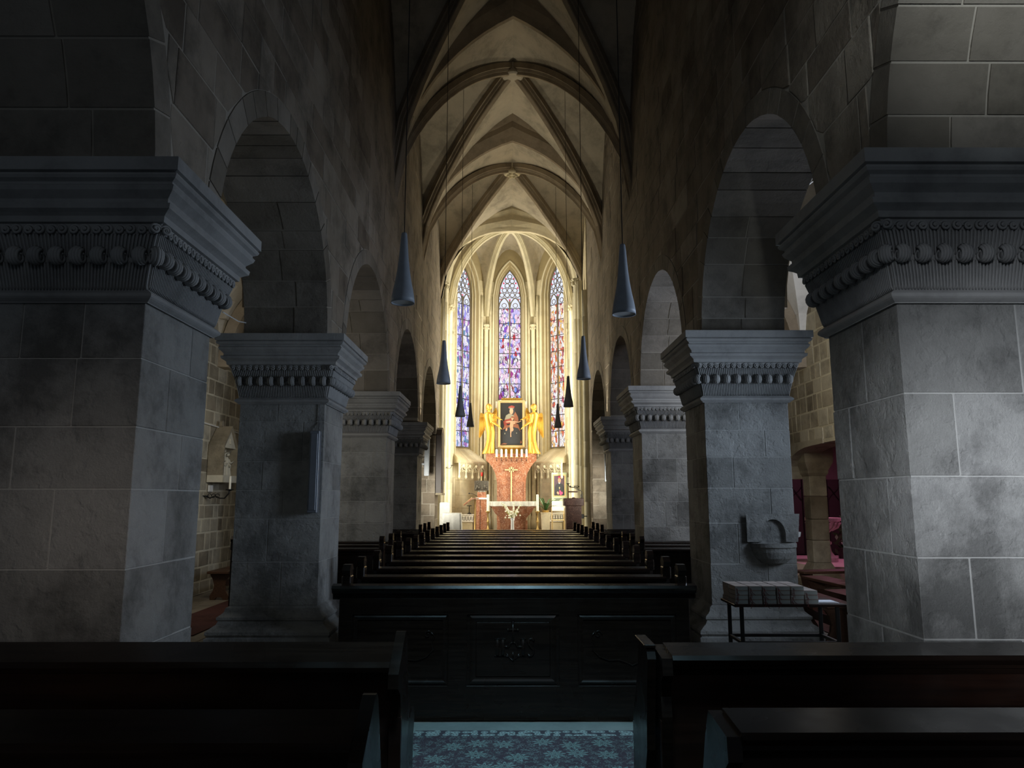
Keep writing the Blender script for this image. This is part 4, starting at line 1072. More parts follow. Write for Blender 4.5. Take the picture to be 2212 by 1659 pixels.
t = thing('wall_bracket', 'small white bracket with thin rod on the side of the second right pier', 'bracket', (0, 0, 0))
MB().tube([(3.22, 8.9, 1.27), (3.42, 8.9, 1.28)], .008, 6).build('rod', 'white', t)
MB().prism([(0, 0), (.04, 0), (.05, .09), (.10, .11), (.11, .16), (0, .18)], (3.222, 8.62, 1.05), (1, 0, 0), (0, 0, 1), (0, 1, 0), .04).build('plate', 'white', t)

# ------------------------------------------------------------------ pendant lamps
pr = [(.020, 1.0), (.024, .985), (.030, .9), (.036, .75), (.044, .6), (.055, .45), (.070, .30), (.086, .18), (.097, .07), (.101, .0)]
H = .62
me_sh = MB().lathe([(.02, H*1.0)]+[(r, H*z) for r, z in pr]+[(.094, .003), (.06, .2)], (0, 0, 0), 28).mesh('lamp_shade', 'lamp', True)
me_sh2 = MB().lathe([(.02, H*1.0)]+[(r, H*z) for r, z in pr]+[(.094, .003), (.06, .2)], (0, 0, 0), 28).mesh('lamp_shade', 'lamp_far', True)
me_df = MB().lathe([(.001, .012), (.092, .012), (.092, .018), (.001, .018)], (0, 0, 0), 20).mesh('diffuser', 'diffuser')
for px, py, Y, side, nm in ((870, 655, 6.1, 'left', 'nearest'), (958, 829, 10.3, 'left', 'second'), (994, 900, 14.6, 'left', 'third'), (1016, 922, 18.9, 'left', 'farthest'),
                          (1348, 680, 6.1, 'right', 'nearest'), (1261, 819, 10.3, 'right', 'second'), (1228, 879, 14.6, 'right', 'third'), (1205, 924, 18.9, 'right', 'farthest')):
    p = at(px, py, Y)
    t = thing('pendant_lamp', 'long cone-shaped grey pendant lamp, %s of the %s row' % (nm, side), 'lamp', p, group='cone pendant lamps')
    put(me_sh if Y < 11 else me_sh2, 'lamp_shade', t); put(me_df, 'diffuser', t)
    MB().tube([(0, 0, H), (0, 0, 10.6-p.z-(.0 if Y > 9 else 0))], .0045, 5).build('cable', 'iron', t)
# loudspeakers
for nm, c, d, lab in (('a', (-2.27, 8.45-.05, (1.15+2.33)/2), (.105, .06, 1.02), 'long grey column loudspeaker on the face of the second left pier'),):
    p0, p1 = at(682, 931, 8.38), at(680, 1108, 8.38)
    t = thing('column_speaker', lab, 'speaker', (p0.x, 8.385, p1.z)); hh = p0.z-p1.z
    MB().cbox((-.055, -.045, 0), (.055, .045, hh), .006).build('housing', 'speaker', t); MB().cbox((-.038, -.052, .03), (.038, -.044, hh-.03), .004).build('grille', 'speaker', t)
    MB().tube([(.02, .03, hh), (.02, .055, hh+.1), (.02, .055, hh+.35)], .004, 4).build('cable', 'iron', t)
for x, y, z0, z1, lab in ((-2.06, 20.9, 2.2, 3.55, 'slim grey loudspeaker beyond the farthest left pier'), (2.19, 18.9, 2.0, 3.3, 'slim grey loudspeaker beyond the farthest right pier')):
    yy = y; t = thing('column_speaker', lab, 'speaker', (x*1.13, yy, z0)); MB().cbox((-.07, -.05, 0), (.07, .05, z1-z0), .006).build('housing', 'speaker', t); MB().cbox((-.05, -.056, .04), (.05, -.049, z1-z0-.04), .004).build('grille', 'speaker', t)
    MB().cbox((-.03 if x > 0 else -.30, .05, .3), (.30 if x > 0 else .03, .07, .36), .004).build('bracket', 'speaker', t)

# ------------------------------------------------------------------ left aisle: station relief, sconce, bench
YS0, YS1 = 12.78, 13.44; XW = WX_L+.02
t = thing('station_relief', 'house-shaped stone relief with gabled roof on the left aisle wall', 'relief', (XW, (YS0+YS1)/2, 1.86)); w2 = .33; dp = .27
MB().prism([(-w2, 0), (w2, 0), (w2, .12), (-w2, .12)], (0, 0, 0), (0, 1, 0), (0, 0, 1), (1, 0, 0), dp).build('plinth', 'relief', t)
MB().prism([(-w2, .12), (-w2+.04, .12), (-w2+.04, .62), (0, .93), (w2-.04, .62), (w2-.04, .12), (w2, .12), (w2, .64), (0, .99), (-w2, .64)], (0, 0, 0), (0, 1, 0), (0, 0, 1), (1, 0, 0), dp).build('gabled_frame', 'aisle', t)
MB().prism([(-w2+.04, .12), (w2-.04, .12), (w2-.04, .62), (0, .93), (-w2+.04, .62)], (0, 0, 0), (0, 1, 0), (0, 0, 1), (1, 0, 0), .08).build('back_slab', 'aisle_mortar', t)
MB().prism([(-w2+.04, .60), (w2-.04, .60), (0, .93)], (0, 0, 0), (0, 1, 0), (0, 0, 1), (1, 0, 0), dp-.03).box((dp-.02, 0, .72), (.02, .05, .09)).build('gable', 'relief', t)
fg = MB()
for y, h, lean in ((-.17, .30, .03), (-.04, .42, -.02), (.11, .38, .03), (.20, .27, -.02)):
    fg.lathe([(.055, .12), (.06, .14), (.045, .12+h*.45), (.055, .12+h*.7), (.03, .12+h*.85), (.02, .12+h*.88)], (.15, y, 0), 8); fg.sphere((.16, y+lean, .12+h), .034, 8, 6)
    fg.tube([(.15, y, .12+h*.75), (.2, y+lean*3, .12+h*.6), (.22, y+lean*5, .12+h*.7)], [.02, .017, .01], 6)
fg.tube([(.18, -.2, .2), (.18, -.04, .50), (.18, .2, .55)], .014, 5)
fg.build('carved_figures', 'relief', t, smooth=True)
MB().prism([(math.cos(i*math.pi/8)*.05, 1.03+math.sin(i*math.pi/8)*.06) for i in range(16)], (.05, 0, 0), (0, 1, 0), (0, 0, 1), (1, 0, 0), .05).build('roundel', 'aisle', t)
tag(MB().bbox((-.0, -.075, 0), (.03, .075, .11)).build('number_plaque', 'white', None, loc=(XW, 12.93, 1.70)), 'small white plaque under the stone relief on the left aisle wall', 'plaque')
def sconce(label, loc, rz, s=1.0, mirror=1):
    t = thing('wall_sconce', label, 'sconce', loc, rz)   # arm reaches along +x
    pts = [(0, 0, 0), (.06*s, 0, -.03*s), (.12*s, 0, .0), (.18*s, 0, -.03*s), (.24*s, 0, -.03*s), (.29*s, 0, .03*s), (.30*s, 0, .07*s)]
    m = MB().tube(pts, .009*s, 6)
    for k in range(3): m.tube([(.05*s+.05*s*k+.025*s*math.cos(a), 0, .0+.025*s*math.sin(a)) for a in [i*.7 for i in range(9)]], .005*s, 5)
    m.lathe([(.008*s, .06*s), (.05*s, .075*s), (.05*s, .082*s), (.01*s, .085*s)], (.30*s, 0, 0), 10)
    m.build('arm', 'iron', t, smooth=True)
    MB().lathe([(.05*s, -.006), (.05*s, .006)], (0, 0, 0), 10).build('wall_plate', 'iron', t)
    MB().lathe([(.014*s, .085*s), (.013*s, .24*s), (.002, .25*s)], (.30*s, 0, 0), 8).build('candle', 'candle', t)
    return t
sconce('black wrought iron candle sconce under the stone relief in the left aisle', (XW+.01, 12.75, 1.63), .0, 1.35)
t = thing('aisle_tie_cable', 'thin pale cable strung between the first left pier and the aisle wall', 'cable', (0, 0, 0))
a_, b_ = at(481, 674, 6.6), at(541, 699, 8.9)
MB().tube([a_, (a_+b_)/2-Vector((0, 0, .03)), b_], .006, 5).build('strand', 'white', t)
t = thing('wall_cable', 'thin pale cable running along the left aisle wall above the relief', 'cable', (0, 0, 0))
MB().tube([(XW+.02, 12.3, 2.85), (XW+.03, 13.1, 2.83), (XW+.02, 14.6, 2.80)], .009, 5).build('strand', 'white', t)
def bench(label, loc, rz, L_, top=.45, d=.30, name='bench'):
    t = thing(name, label, 'bench', loc, rz, group='low wooden benches in the aisles')   # runs along +y
    MB().cbox((-d/2-.02, -.06, top-.04), (d/2+.02, L_+.06, top), .006).build('seat', 'bench', t)
    out = [(-.14, 0), (-.07, 0), (-.04, .04), (.04, .04), (.07, 0), (.14, 0), (.15, .06), (.10, .14), (.085, .22), (.11, .32), (.15, .38), (.15, top-.04), (-.15, top-.04), (-.15, .38), (-.11, .32), (-.085, .22), (-.10, .14), (-.15, .06)]
    for y in (.05, L_-.10): MB().prism(out, (0, y, 0), (1, 0, 0), (0, 0, 1), (0, 1, 0), .05).build('leg', 'bench', t)
    MB().cbox((-.015, .1, .18), (.015, L_-.1, .28), .004).build('stretcher', 'bench', t)
    return t
bench('low dark bench with shaped ends against the left aisle wall under the relief', (-4.60, 12.05, 0), 0, 1.5)
bench('brown bench standing crosswise before the pink lit chapel', (4.65, 12.1, 0), R(-80), 1.7)
bench('brown bench end peeping out beside the right foreground pier', (4.62, 9.9, 0), R(4), 1.4)
bench('dark bench behind the hymn books near the second right pier', (3.61, 8.35, 0), 0, 1.1)

# ------------------------------------------------------------------ right side chapel
def boxroom():
    m = MB(); x0, x1, y0, y1, z1 = 5.8, 8.6, 11.4, 18.6, 3.6
    m.bbox((x1, y0, 0), (x1+.2, y1, z1)); m.bbox((x0, y1, 0), (x1, y1+.2, z1)); m.bbox((x0, y0-.2, 0), (x1, y0, z1)); m.bbox((x0, y0, z1), (x1, y1, z1+.2)); return m
boxroom().build('wall_chapel', 'pink_stone', None, kind='structure')
t = thing('chapel_pillar', 'tan pillar with flared foot at the mouth of the pink lit chapel', 'pillar', (5.72, 14.0, 0))
MB().rect([(.16, 0), (.16, .12), (.10, .20), (.04, .34), (0, .42)], .16, .16).build('base', 'aisle', t)
for i, (a, b) in enumerate(((.42, .82), (.825, 1.2), (1.205, 1.62), (1.625, 2.0))): MB().cbox((-.16, -.16, a), (.16, .16, b), .012).build('stone', 'aisle', t)
MB().rect([(0, 2.0), (.03, 2.05), (.03, 2.1), (.1, 2.25), (.12, 2.6)], .16, .16).build('capital', 'aisle', t)
t = thing('baptismal_font', 'pink lit fluted stone font on a tall pedestal in the side chapel', 'font', (6.62, 15.9, .28))
p_ = [(.26, 0), (.26, .08), (.2, .12), (.14, .2), (.12, .34), (.15, .36), (.15, .40), (.12, .42), (.10, .58), (.16, .63), (.28, .72), (.33, .82), (.36, .84), (.36, .90), (.30, .90), (.2, .8), (.02, .78)]
MB().lathe(p_, (0, 0, 0), 24).build('bowl_and_pedestal', 'font_stone', t, smooth=False)
g = MB()
for k in range(16):
    an = k*math.pi/8; g.tube([(.17*math.cos(an), .17*math.sin(an), .64), (.28*math.cos(an), .28*math.sin(an), .71), (.335*math.cos(an), .335*math.sin(an), .81)], [.02, .03, .028], 5)
g.build('gadroons', 'font_stone', t, smooth=True)
tag(MB().bbox((5.9, 14.6, 0), (8.5, 17.5, .28)).build('chapel_platform', 'font_stone'), 'pink lit raised stone platform under the font', 'platform')
t = thing('iron_screen', 'dark iron screen in the chapel behind the font', 'screen', (7.0, 17.9, .28))
MB().bbox((-1.3, 0, 0), (1.5, .03, 1.75)).build('backing', 'cover', t)
for k in range(9): MB().tube([(-1.2+.3*k, -.03, .02), (-1.2+.3*k, -.03, 1.75)], .014, 5).build('bar', 'iron', t)
m = MB()
for k in range(8):
    for q in (0, 1): m.tube([(-1.2+.3*k+.3*i/6, -.03, 1.25+.35*(i/6 if q else 1-i/6)+.02*math.sin(i)) for i in range(7)], .009, 4)
m.build('scrollwork', 'iron', t)
t = thing('potted_shrub', 'dark leafy plant standing behind the font in the chapel', 'plant', (7.35, 16.6, .28)); rg = random.Random(5); m = MB()
for i in range(90):
    c = Vector((rg.gauss(0, .16), rg.gauss(0, .16), .15+rg.random()*.75)); a = Vector((rg.uniform(-1, 1), rg.uniform(-1, 1), rg.uniform(-.4, 1))).normalized()*.09; b = a.cross(Vector((rg.uniform(-1, 1), 1, .3))).normalized()*.035
    m.add([c-a, c+b, c+a, c-b], [(0, 1, 2, 3)])
m.build('foliage', 'leaf', t); MB().lathe([(.12, 0), (.15, .22), (.13, .2), (.02, .18)], (0, 0, 0), 12).build('pot', 'cover', t); MB().tube([(0, 0, .15), (.02, 0, .8)], .015, 5).build('stem', 'bench', t)
bg = at(1712, 1027, 18.5)
t = bpy.data.objects.new('window_4', None); C.objects.link(t); t['kind'] = 'structure'
for k in range(3): MB().bbox((bg.x-.25, 18.53, bg.z-.13+.09*k), (bg.x+.15, 18.56, bg.z-.05+.09*k)).build('pane', 'blue_glass', t)

# ------------------------------------------------------------------ chancel furnishings
def PX(x0, y0, x1, y1, Y): a, b = at(x0, y0, Y), at(x1, y1, Y); return a, b
# red marble retable column
Yr = 25.55
zt = at(1100, 981, Yr).z; xc_ = at(1104.5, 1000, Yr).x
t = thing('retable', 'tall red marble retable block with spreading top behind the altar', 'altar', (xc_, Yr, FC)); zt -= FC
def zz(py): return at(1100, py, Yr).z-FC
def ww(px): return abs(at(px, 1000, Yr).x-xc_)
h54, h31 = ww(1158.5), ww(1135)
prof = [(h31, 0), (h31, zz(1050)), (h31+.015, zz(1035)), (h31+.06, zz(1023)), (h31+.16, zz(1011)), (h54-.10, zz(1001)), (h54-.01, zz(996)), (h54, zz(994)), (h54, zt)]
out = prof+[(-a, b) for a, b in reversed(prof)]
MB().prism(out, (0, -.25, 0), (1, 0, 0), (0, 0, 1), (0, 1, 0), .5).build('marble_block', 'red_marble', t)
for s in (-1, 1): MB().prism([(s*h31*.86, 0), (s*h31, 0), (s*h31, zz(1040)), (s*h31*.86, zz(1040))], (0, -.27, 0), (1, 0, 0), (0, 0, 1), (0, 1, 0), .03).build('pilaster', 'red_marble', t)
cr = thing('inlaid_cross', 'long thin cream cross on the front of the red marble retable', 'cross', (at(1104.5, 1015, 25.27).x, 25.27, 0))
zc_ = at(1100, 1015, 25.27).z; zb_ = at(1100, 1083, 25.27).z; ztp = at(1100, 1008, 25.27).z
MB().bbox((-.022, -.02, zb_), (.022, .02, ztp)).build('upright', 'frame_gold', cr); MB().bbox((-.22, -.02, zc_-.02), (.22, .02, zc_+.02)).build('crossbar', 'frame_gold', cr)
for a in (-1, 1):
    for b in (-1, 1): MB().sphere((a*.06, -.01, zc_+b*.055), .024, 8, 6).build('stud', 'frame_gold', cr)
# painting
Yp = 25.80
a, b = PX(1075.5, 967, 1133.5, 865.5, Yp); pw, ph = b.x-a.x, b.z-a.z
t = thing('altar_painting', 'dark gilt framed painting of a crowned seated mother holding a child above the retable', 'painting', (a.x, Yp, a.z))
fr_ = .085
def frame(t, w_, h_, fr_, mat, d=.10):
    m = MB(); prof = [(0, 0), (0, d), (fr_*.3, d), (fr_*.5, d*.7), (fr_*.8, d*.65), (fr_, d*.3), (fr_, 0)]; rr = []
    for cx0, cz0, dx, dz in ((0, 0, 1, 1), (w_, 0, -1, 1), (w_, h_, -1, -1), (0, h_, 1, -1)): rr.append([(cx0+dx*p[0], -p[1], cz0+dz*p[0]) for p in prof])
    vs = [p for r in rr for p in r]; n = len(prof)
    m.add(vs, [(i*n+j, i*n+(j+1) % n, ((i+1) % 4)*n+(j+1) % n, ((i+1) % 4)*n+j) for i in range(4) for j in range(n)]); return m.build('frame', mat, t)
frame(t, pw, ph, fr_, 'frame_gold')
MB().bbox((fr_*.7, -.03, fr_*.7), (pw-fr_*.7, -.01, ph-fr_*.7)).build('canvas', 'canvas', t)
# painted figures as flat shapes on the canvas; coordinates follow the painting (0..1 across, 0..1 up)
def art(parent, x0, z0, w_, h_, y, shapes, name='painted_figures'):
    m = MB()
    for k, (mat, pts) in enumerate(shapes):
        yy = y-.0012*k
        m.prism([(x0+p[0]*w_, z0+p[1]*h_) for p in pts], (0, yy, 0), (1, 0, 0), (0, 0, 1), (0, -1, 0), .001, mat)
    return m.build(name, None, parent)
def ell(cx, cy, rx, ry, k=14, rot=0): return [(cx+rx*math.cos(2*math.pi*i/k)*math.cos(rot)-ry*math.sin(2*math.pi*i/k)*math.sin(rot), cy+rx*math.cos(2*math.pi*i/k)*math.sin(rot)+ry*math.sin(2*math.pi*i/k)*math.cos(rot)) for i in range(k)]
art(t, fr_*.9, fr_*.9, pw-fr_*1.8, ph-fr_*1.8, -.032, [
    ('p_dark', [(.12, .03), (.10, .30), (.2, .42), (.5, .46), (.85, .42), (.92, .25), (.88, .04)]),
    ('p_red', [(.22, .38), (.16, .50), (.14, .56), (.28, .60), (.3, .45), (.34, .36)]),
    ('p_orange', [(.10, .36), (.2, .46), (.45, .48), (.8, .50), (.92, .30), (.80, .40), (.5, .44), (.25, .40)]),
    ('p_orange', [(.58, .78), (.66, .80), (.80, .66), (.82, .58), (.70, .48), (.62, .56)]),
    ('p_red', [(.20, .60), (.5, .66), (.52, .52), (.34, .50), (.24, .52)]),
    ('p_grey', [(.20, .60), (.26, .70), (.40, .745), (.56, .72), (.64, .68), (.52, .655), (.40, .62)]),
    ('p_dark', ell(.54, .81, .13, .095)), ('skin', ell(.50, .80, .085, .075)), ('p_red', [(.36, .87), (.62, .87), (.65, .91), (.52, .935), (.38, .91)]), ('p_grey', ell(.50, .868, .11, .012)),
    ('skin', [(.22, .55), (.42, .575), (.44, .54), (.3, .53)]), ('skin', [(.56, .575), (.80, .55), (.92, .575), (.93, .56), (.80, .53), (.58, .54)]),
    ('skin', [(.42, .575), (.58, .575), (.60, .50), (.57, .42), (.60, .36), (.54, .32), (.48, .36), (.43, .40), (.42, .46), (.45, .52)]),
    ('skin', [(.44, .40), (.52, .36), (.49, .26), (.50, .20), (.45, .19), (.45, .27)]), ('skin', ell(.545, .63, .055, .048)),
    ('p_orange', ell(.545, .66, .055, .022)), ('skin', ell(.28, .37, .045, .03, rot=.8)), ('skin', ell(.62, .515, .06, .02)),
    ('p_orange', [(.03, .02), (.25, .02), (.32, .04), (.16, .055)]), ('p_orange', [(.88, .04), (.97, .06), (.92, .12)]), ('p_grey', ell(.21, .275, .022, .02)), ('p_grey', ell(.73, .285, .022, .014))])
for x0, x1, lab, ry in ((1070.5, 1075.3, 'left', .2), (1134, 1138, 'right', -.2)):
    a, b = PX(x0, 968, x1, 867, Yp-.02); t = thing('side_reflector', 'pale vertical wing panel on the %s of the altar painting' % lab, 'panel', ((a.x+b.x)/2, Yp, a.z))
    MB().cbox((-(b.x-a.x)/2, -.03, 0), ((b.x-a.x)/2, .03, b.z-a.z), .008).build('panel', 'white_marble', t)
for y0, y1, lab in ((980, 967.5, 'below'), (865, 860.5, 'above')):
    a, b = PX(1083, y0, 1128, y1, Yp); t = thing('gilt_grille', 'row of thin gilt bars directly %s the altar painting' % lab, 'grille', (a.x, Yp, a.z)); w_, h_ = b.x-a.x, b.z-a.z; me = MB().cbox((-.010, -.01, 0), (.010, .01, h_), .002).mesh('bar', 'gold')
    for k in range(22): put(me, 'bar', t, (w_*(k+.5)/22, 0, 0))
    MB().bbox((0, -.012, h_-.02), (w_, .012, h_+.01)).build('top_strip', 'gold', t)
    MB().bbox((0, .02, 0), (w_, .04, h_)).build('backing', 'tracery', t)
# seven candlesticks
cm = None
for k, px in enumerate((1072.7, 1083.5, 1093.3, 1105, 1116.3, 1127, 1137.3)):
    a = at(px, 987, 25.15); b = at(px, 970, 25.15)
    t = thing('candle_on_bracket', 'white candle on the edge of the red marble retable, %s of seven from the left' % ORD[k], 'candle', (a.x, 25.15, a.z), group='seven candles on the retable')
    hh = b.z-a.z
    MB().lathe([(.032, 0), (.032, hh-.02), (.01, hh)], (0, 0, 0), 10).build('candle', 'candle', t, smooth=False); MB().lathe([(.01, -.03), (.06, -.01), (.06, 0), (.01, 0)], (0, 0, 0), 10).build('drip_pan', 'brass', t)
    MB().tube([(0, 0, -.02), (0, 0, -.10), (0, .03, -.13), (0, .15, -.13)], .010, 5).build('bracket', 'iron', t)
# gilded angels
def angel(px0, px1, mir, label):
    Ya = 25.48; base = at(px0, 980.5, Ya); top = at(px0, 870, Ya); Hh = top.z-base.z; s = Hh/1.80
    t = thing('gilded_angel', label, 'statue', (base.x, Ya, base.z))
    k = mir*s
    body = MB(); rings = []
    # curving robe: (z, x offset, half width, half depth)
    for z, xo, a, b in ((.0, -.03, .21, .13), (.05, -.02, .20, .13), (.25, .02, .16, .12), (.5, .05, .14, .11), (.75, .055, .15, .11), (.95, .02, .155, .115), (1.12, -.02, .135, .10), (1.25, -.03, .15, .10), (1.38, -.03, .17, .10), (1.44, -.03, .12, .08), (1.47, -.025, .05, .05), (1.53, -.01, .045, .05)):
        r = []
        for j in range(28):
            an = 2*math.pi*j/28; fold = 1+(.10*math.sin(9*an+z*2)+.05*math.sin(5*an-z*3))*max(0, 1-z/1.2)
            r.append((k*(xo+a*fold*math.cos(an)), s*b*fold*math.sin(an), s*z))
        rings.append(r)
    body.loft(rings)
    body.sphere((k*.005, -s*.02, s*1.625), .095*s, 12, 9, sc=(.85, 1, 1.15))                 # head
    body.sphere((k*.07, -s*.07, s*1.61), .022*s, 6, 5)                                       # nose
    for q in ((-.04, 1.37), (.06, 1.35)):
        pass
    # arms: shoulder, elbow, wrist, hand towards the picture
    body.tube([(k*.05, -s*.06, s*1.38), (k*.10, -s*.13, s*1.12), (k*.30, -s*.16, s*.98), (k*.36, -s*.16, s*.94)], [.06*s, .052*s, .035*s, .026*s], 10)
    body.tube([(k*.10, s*.02, s*1.38), (k*.24, s*.0, s*1.30), (k*.38, -s*.02, s*1.22)], [.055*s, .045*s, .03*s], 10)
    for (hx, hy, hz, dx, dz) in ((.36, -.16, .94, .055, -.055), (.38, -.02, 1.22, .06, -.02)):
        for f in range(4): body.tube([(k*hx, s*(hy+.012*(f-1.5)), s*hz), (k*(hx+dx*(1.0-.06*f)), s*(hy+.018*(f-1.5)), s*(hz+dz)), (k*(hx+dx*1.5), s*(hy+.018*(f-1.5)), s*(hz+dz*1.9))], [.014*s, .011*s, .008*s], 5)
        body.tube([(k*hx, s*(hy-.02), s*hz), (k*(hx+.02), s*(hy-.045), s*(hz-.05))], [.013*s, .009*s], 5)
    o = body.build('body', 'gold', t, smooth=True)
    rm = o.modifiers.new('remesh', 'REMESH'); rm.mode = 'VOXEL'; rm.voxel_size = .014; rm.use_smooth_shade = True
    hr = MB(); hr.sphere((-k*.015, s*.03, s*1.655), .115*s, 12, 8, sc=(1.0, 1, 1.05)); hr.sphere((-k*.05, s*.04, s*1.58), .07*s, 10, 6); hr.build('hair', 'gold', t, smooth=True)
    for wi, (pts, y0) in enumerate((([(-.10, 1.30), (-.20, 1.42), (-.30, 1.46), (-.34, 1.38), (-.36, 1.1), (-.37, .6), (-.33, .55), (-.25, .68), (-.17, .85), (-.12, 1.05)], .10), ([(.06, 1.25), (.12, 1.45), (.20, 1.62), (.25, 1.64), (.28, 1.50), (.27, 1.25), (.20, 1.05), (.12, 1.0)], .14))):
        wm = MB().prism([(k*a_, s*b__) for a_, b__ in pts], (0, s*y0, 0), (1, 0, 0), (0, 0, 1), (0, 1, 0), .03*s); W_ = wm.build('wing', 'gold', t)
        f = MB(); nf = 7; xs0, xs1 = (pts[2][0]-.04, pts[0][0]-.02) if wi == 0 else (pts[0][0]+.02, pts[4][0]-.01)
        for q in range(nf):
            u = (q+.5)/nf; xx = -.345+u*.20 if wi == 0 else .10+u*.16; z0_ = (.62+u*.22) if wi == 0 else 1.08; z1_ = 1.30 if wi == 0 else 1.45+.1*u
            f.tube([(k*xx, s*(y0-.004), s*z0_), (k*xx, s*(y0-.014), s*(z0_+z1_)/2), (k*(xx*.95), s*(y0-.004), s*z1_)], [.008*s, .013*s, .010*s], 5)
        f.build('feathers', 'gold', W_, smooth=True)[ 'kind'] = 'stuff'
angel(1056.5, 0, 1, 'gilded standing angel statue on the left of the altar painting')
angel(1152.5, 0, -1, 'gilded standing angel statue on the right of the altar painting')
# altar table
Ym = 23.9
a, b = PX(1055.5, 1092, 1160.5, 1084, Ym); t = thing('altar_table', 'red marble altar table with white cloth covered top', 'altar', ((a.x+b.x)/2, Ym, FC)); hw_ = (b.x-a.x)/2; z0, z1 = a.z-FC, b.z-FC
MB().cbox((-hw_, -.4, z0-.02), (hw_, .4, z1), .01).build('slab', 'white_marble', t)
dr = MB(); n = 40
vs = [( -hw_-.01+ (2*hw_+.02)*i/n, -.41-.008*math.sin(i*1.3), z1+.006) for i in range(n+1)]+[(-hw_-.01+(2*hw_+.02)*i/n, -.415-.012*math.sin(i*1.3), z0-.01+.01*math.sin(i*.9)) for i in range(n+1)]
dr.add(vs, [(i, i+1, n+2+i, n+1+i) for i in range(n)]); dr.bbox((-hw_-.01, -.41, z1), (hw_+.01, .41, z1+.008)); dr.build('altar_cloth', 'cloth', t)
pr = [(.40, 0), (.40, .42), (.42, .50), (.47, .58), (.56, .66), (.66, z0-.08), (.74, z0-.02)]
MB().prism(pr+[(-x, z) for x, z in reversed(pr)], (0, -.32, 0), (1, 0, 0), (0, 0, 1), (0, 1, 0), .64).build('pedestal', 'red_marble', t)
for s in (-1, 1): MB().cbox((s*.40-.02, -.335, 0), (s*.40+.05 if s > 0 else s*.40+.02, -.31, .45), .004).build('edge_block', 'red_marble', t)
# tall altar candles on brass stands
for px, lab in ((1054, 'left'), (1161, 'right')):
    Yc = 23.4; a = at(px, 1104, Yc); b = at(px-1, 1068, Yc); t = thing('candle_stand', 'tall yellowish candle on a turned stand at the %s end of the altar table' % lab, 'candlestick', (a.x, Yc, FC)); z = a.z-FC
    MB().lathe([(.14, 0), (.14, .03), (.05, .07), (.03, .12), (.06, .16), (.025, .22), (.02, z*.5), (.05, z*.55), (.02, z*.62), (.018, z-.08), (.05, z-.05), (.07, z-.01), (.07, z)], (0, 0, 0), 14).build('stand', 'brass', t, smooth=True)
    MB().lathe([(.036, z), (.036, b.z-FC-.01), (.008, b.z-FC)], (0, 0, 0), 12).build('candle', 'candle', t)
# flowers before the altar
v = at(1107, 1133, 23.0); t = thing('flower_vase', 'bouquet of white gladioli in a vase on the floor before the altar', 'flowers', (v.x, 23.0, FC)); zb = v.z-FC
MB().lathe([(.05, .0), (.07, .02), (.05, .2), (.045, zb+.10), (.07, zb+.2), (.06, zb+.2), (.03, zb+.05)], (0, 0, 0), 14).build('vase', 'diffuser', t, smooth=True)
rg = random.Random(9)
for q, (dx, dy, h) in enumerate(((-.26, 0, .52), (-.16, .03, .40), (.06, .02, .56), (.26, 0, .50), (.16, -.03, .36), (-.34, .02, .56))):
    fl = MB(); st = MB(); st.tube([(0, 0, zb+.1), (dx*.4, dy, zb+.1+h*.5), (dx, dy, zb+.1+h)], .007, 5)
    stp = st.build('flower_stem', 'stem', t)
    for i in range(9):
        u = .35+.65*i/9; fl.sphere((dx*u*u*.6+dx*u*.4+rg.uniform(-.015, .015), dy-.01+rg.uniform(-.02, .02), zb+.1+h*u), .042*(1.3-u*.8), 7, 5, sc=(1, 1, .8))
    fl.build('blossom', 'petal', stp, smooth=True)
m = MB()
for i in range(46):
    c = Vector((rg.gauss(0, .09), rg.gauss(0, .05)-.03, zb+.2+rg.random()*.2)); m.sphere(c, rg.uniform(.012, .03), 6, 4)
m.build('small_blossoms', 'petal', t, smooth=True)
m = MB()
for i in range(30):
    an = rg.uniform(0, 6.28); l = rg.uniform(.12, .3); m.tube([(0, 0, zb+.12), (.5*l*math.cos(an), .3*l*math.sin(an), zb+.12+l*.8), (l*math.cos(an)*.8, .4*l*math.sin(an), zb+.12+l)], [.006, .01, .002], 4)
m.build('greenery', 'stem', t)
# marble pedestal with bronze relief box, left
Yb = 25.2; a, b = PX(1029, 1134, 1052, 1075, Yb); t = thing('tabernacle_pedestal', 'red marble pillar carrying the bronze relief chest left of the retable', 'pedestal', ((a.x+b.x)/2, Yb, FC)); w2 = (b.x-a.x)/2; z = b.z-FC
MB().cbox((-w2, -.18, 0), (w2, .18, z-.06), .008).build('block', 'red_marble', t); MB().cbox((-w2-.02, -.2, z-.06), (w2+.01, .2, z), .006).build('cap', 'white_marble', t)
MB().cbox((-w2*.3, -.186, 0), (-w2*.22, -.178, z-.08), .002).build('groove', 'iron', t)
a2, b2 = PX(1033, 1074, 1050, 1063, Yb); MB().cbox((-w2*.8, -.14, z), (w2*.8, .14, b2.z-FC), .006).build('upper_block', 'red_marble', t)
zc0 = b2.z
a, b = PX(1025, 1060, 1055.5, 1038.5, Yb); t = thing('bronze_relief_chest', 'dark bronze chest with figures in relief on the left marble pillar', 'chest', ((a.x+b.x)/2, Yb, a.z)); w2 = (b.x-a.x)/2; h_ = b.z-a.z
MB().cbox((-w2, -.15, 0), (w2, .15, h_), .01).build('body', 'bronze', t)
m = MB()
for x, hh in ((-.14, .22), (-.08, .17), (.12, .23), (.03, .1), (.17, .16), (-.18, .1)):
    m.lathe([(.03, .03), (.025, hh*.6), (.03, hh*.75), (.012, hh*.85)], (x, -.155, 0), 7); m.sphere((x+.01, -.16, hh), .02, 6, 5)
for q in ((-.16, .3), (-.09, .29), (.12, .28)): m.sphere((q[0], -.15, q[1]-.02), .02, 8, 5)
m.build('relief_figures', 'bronze', t, smooth=True)
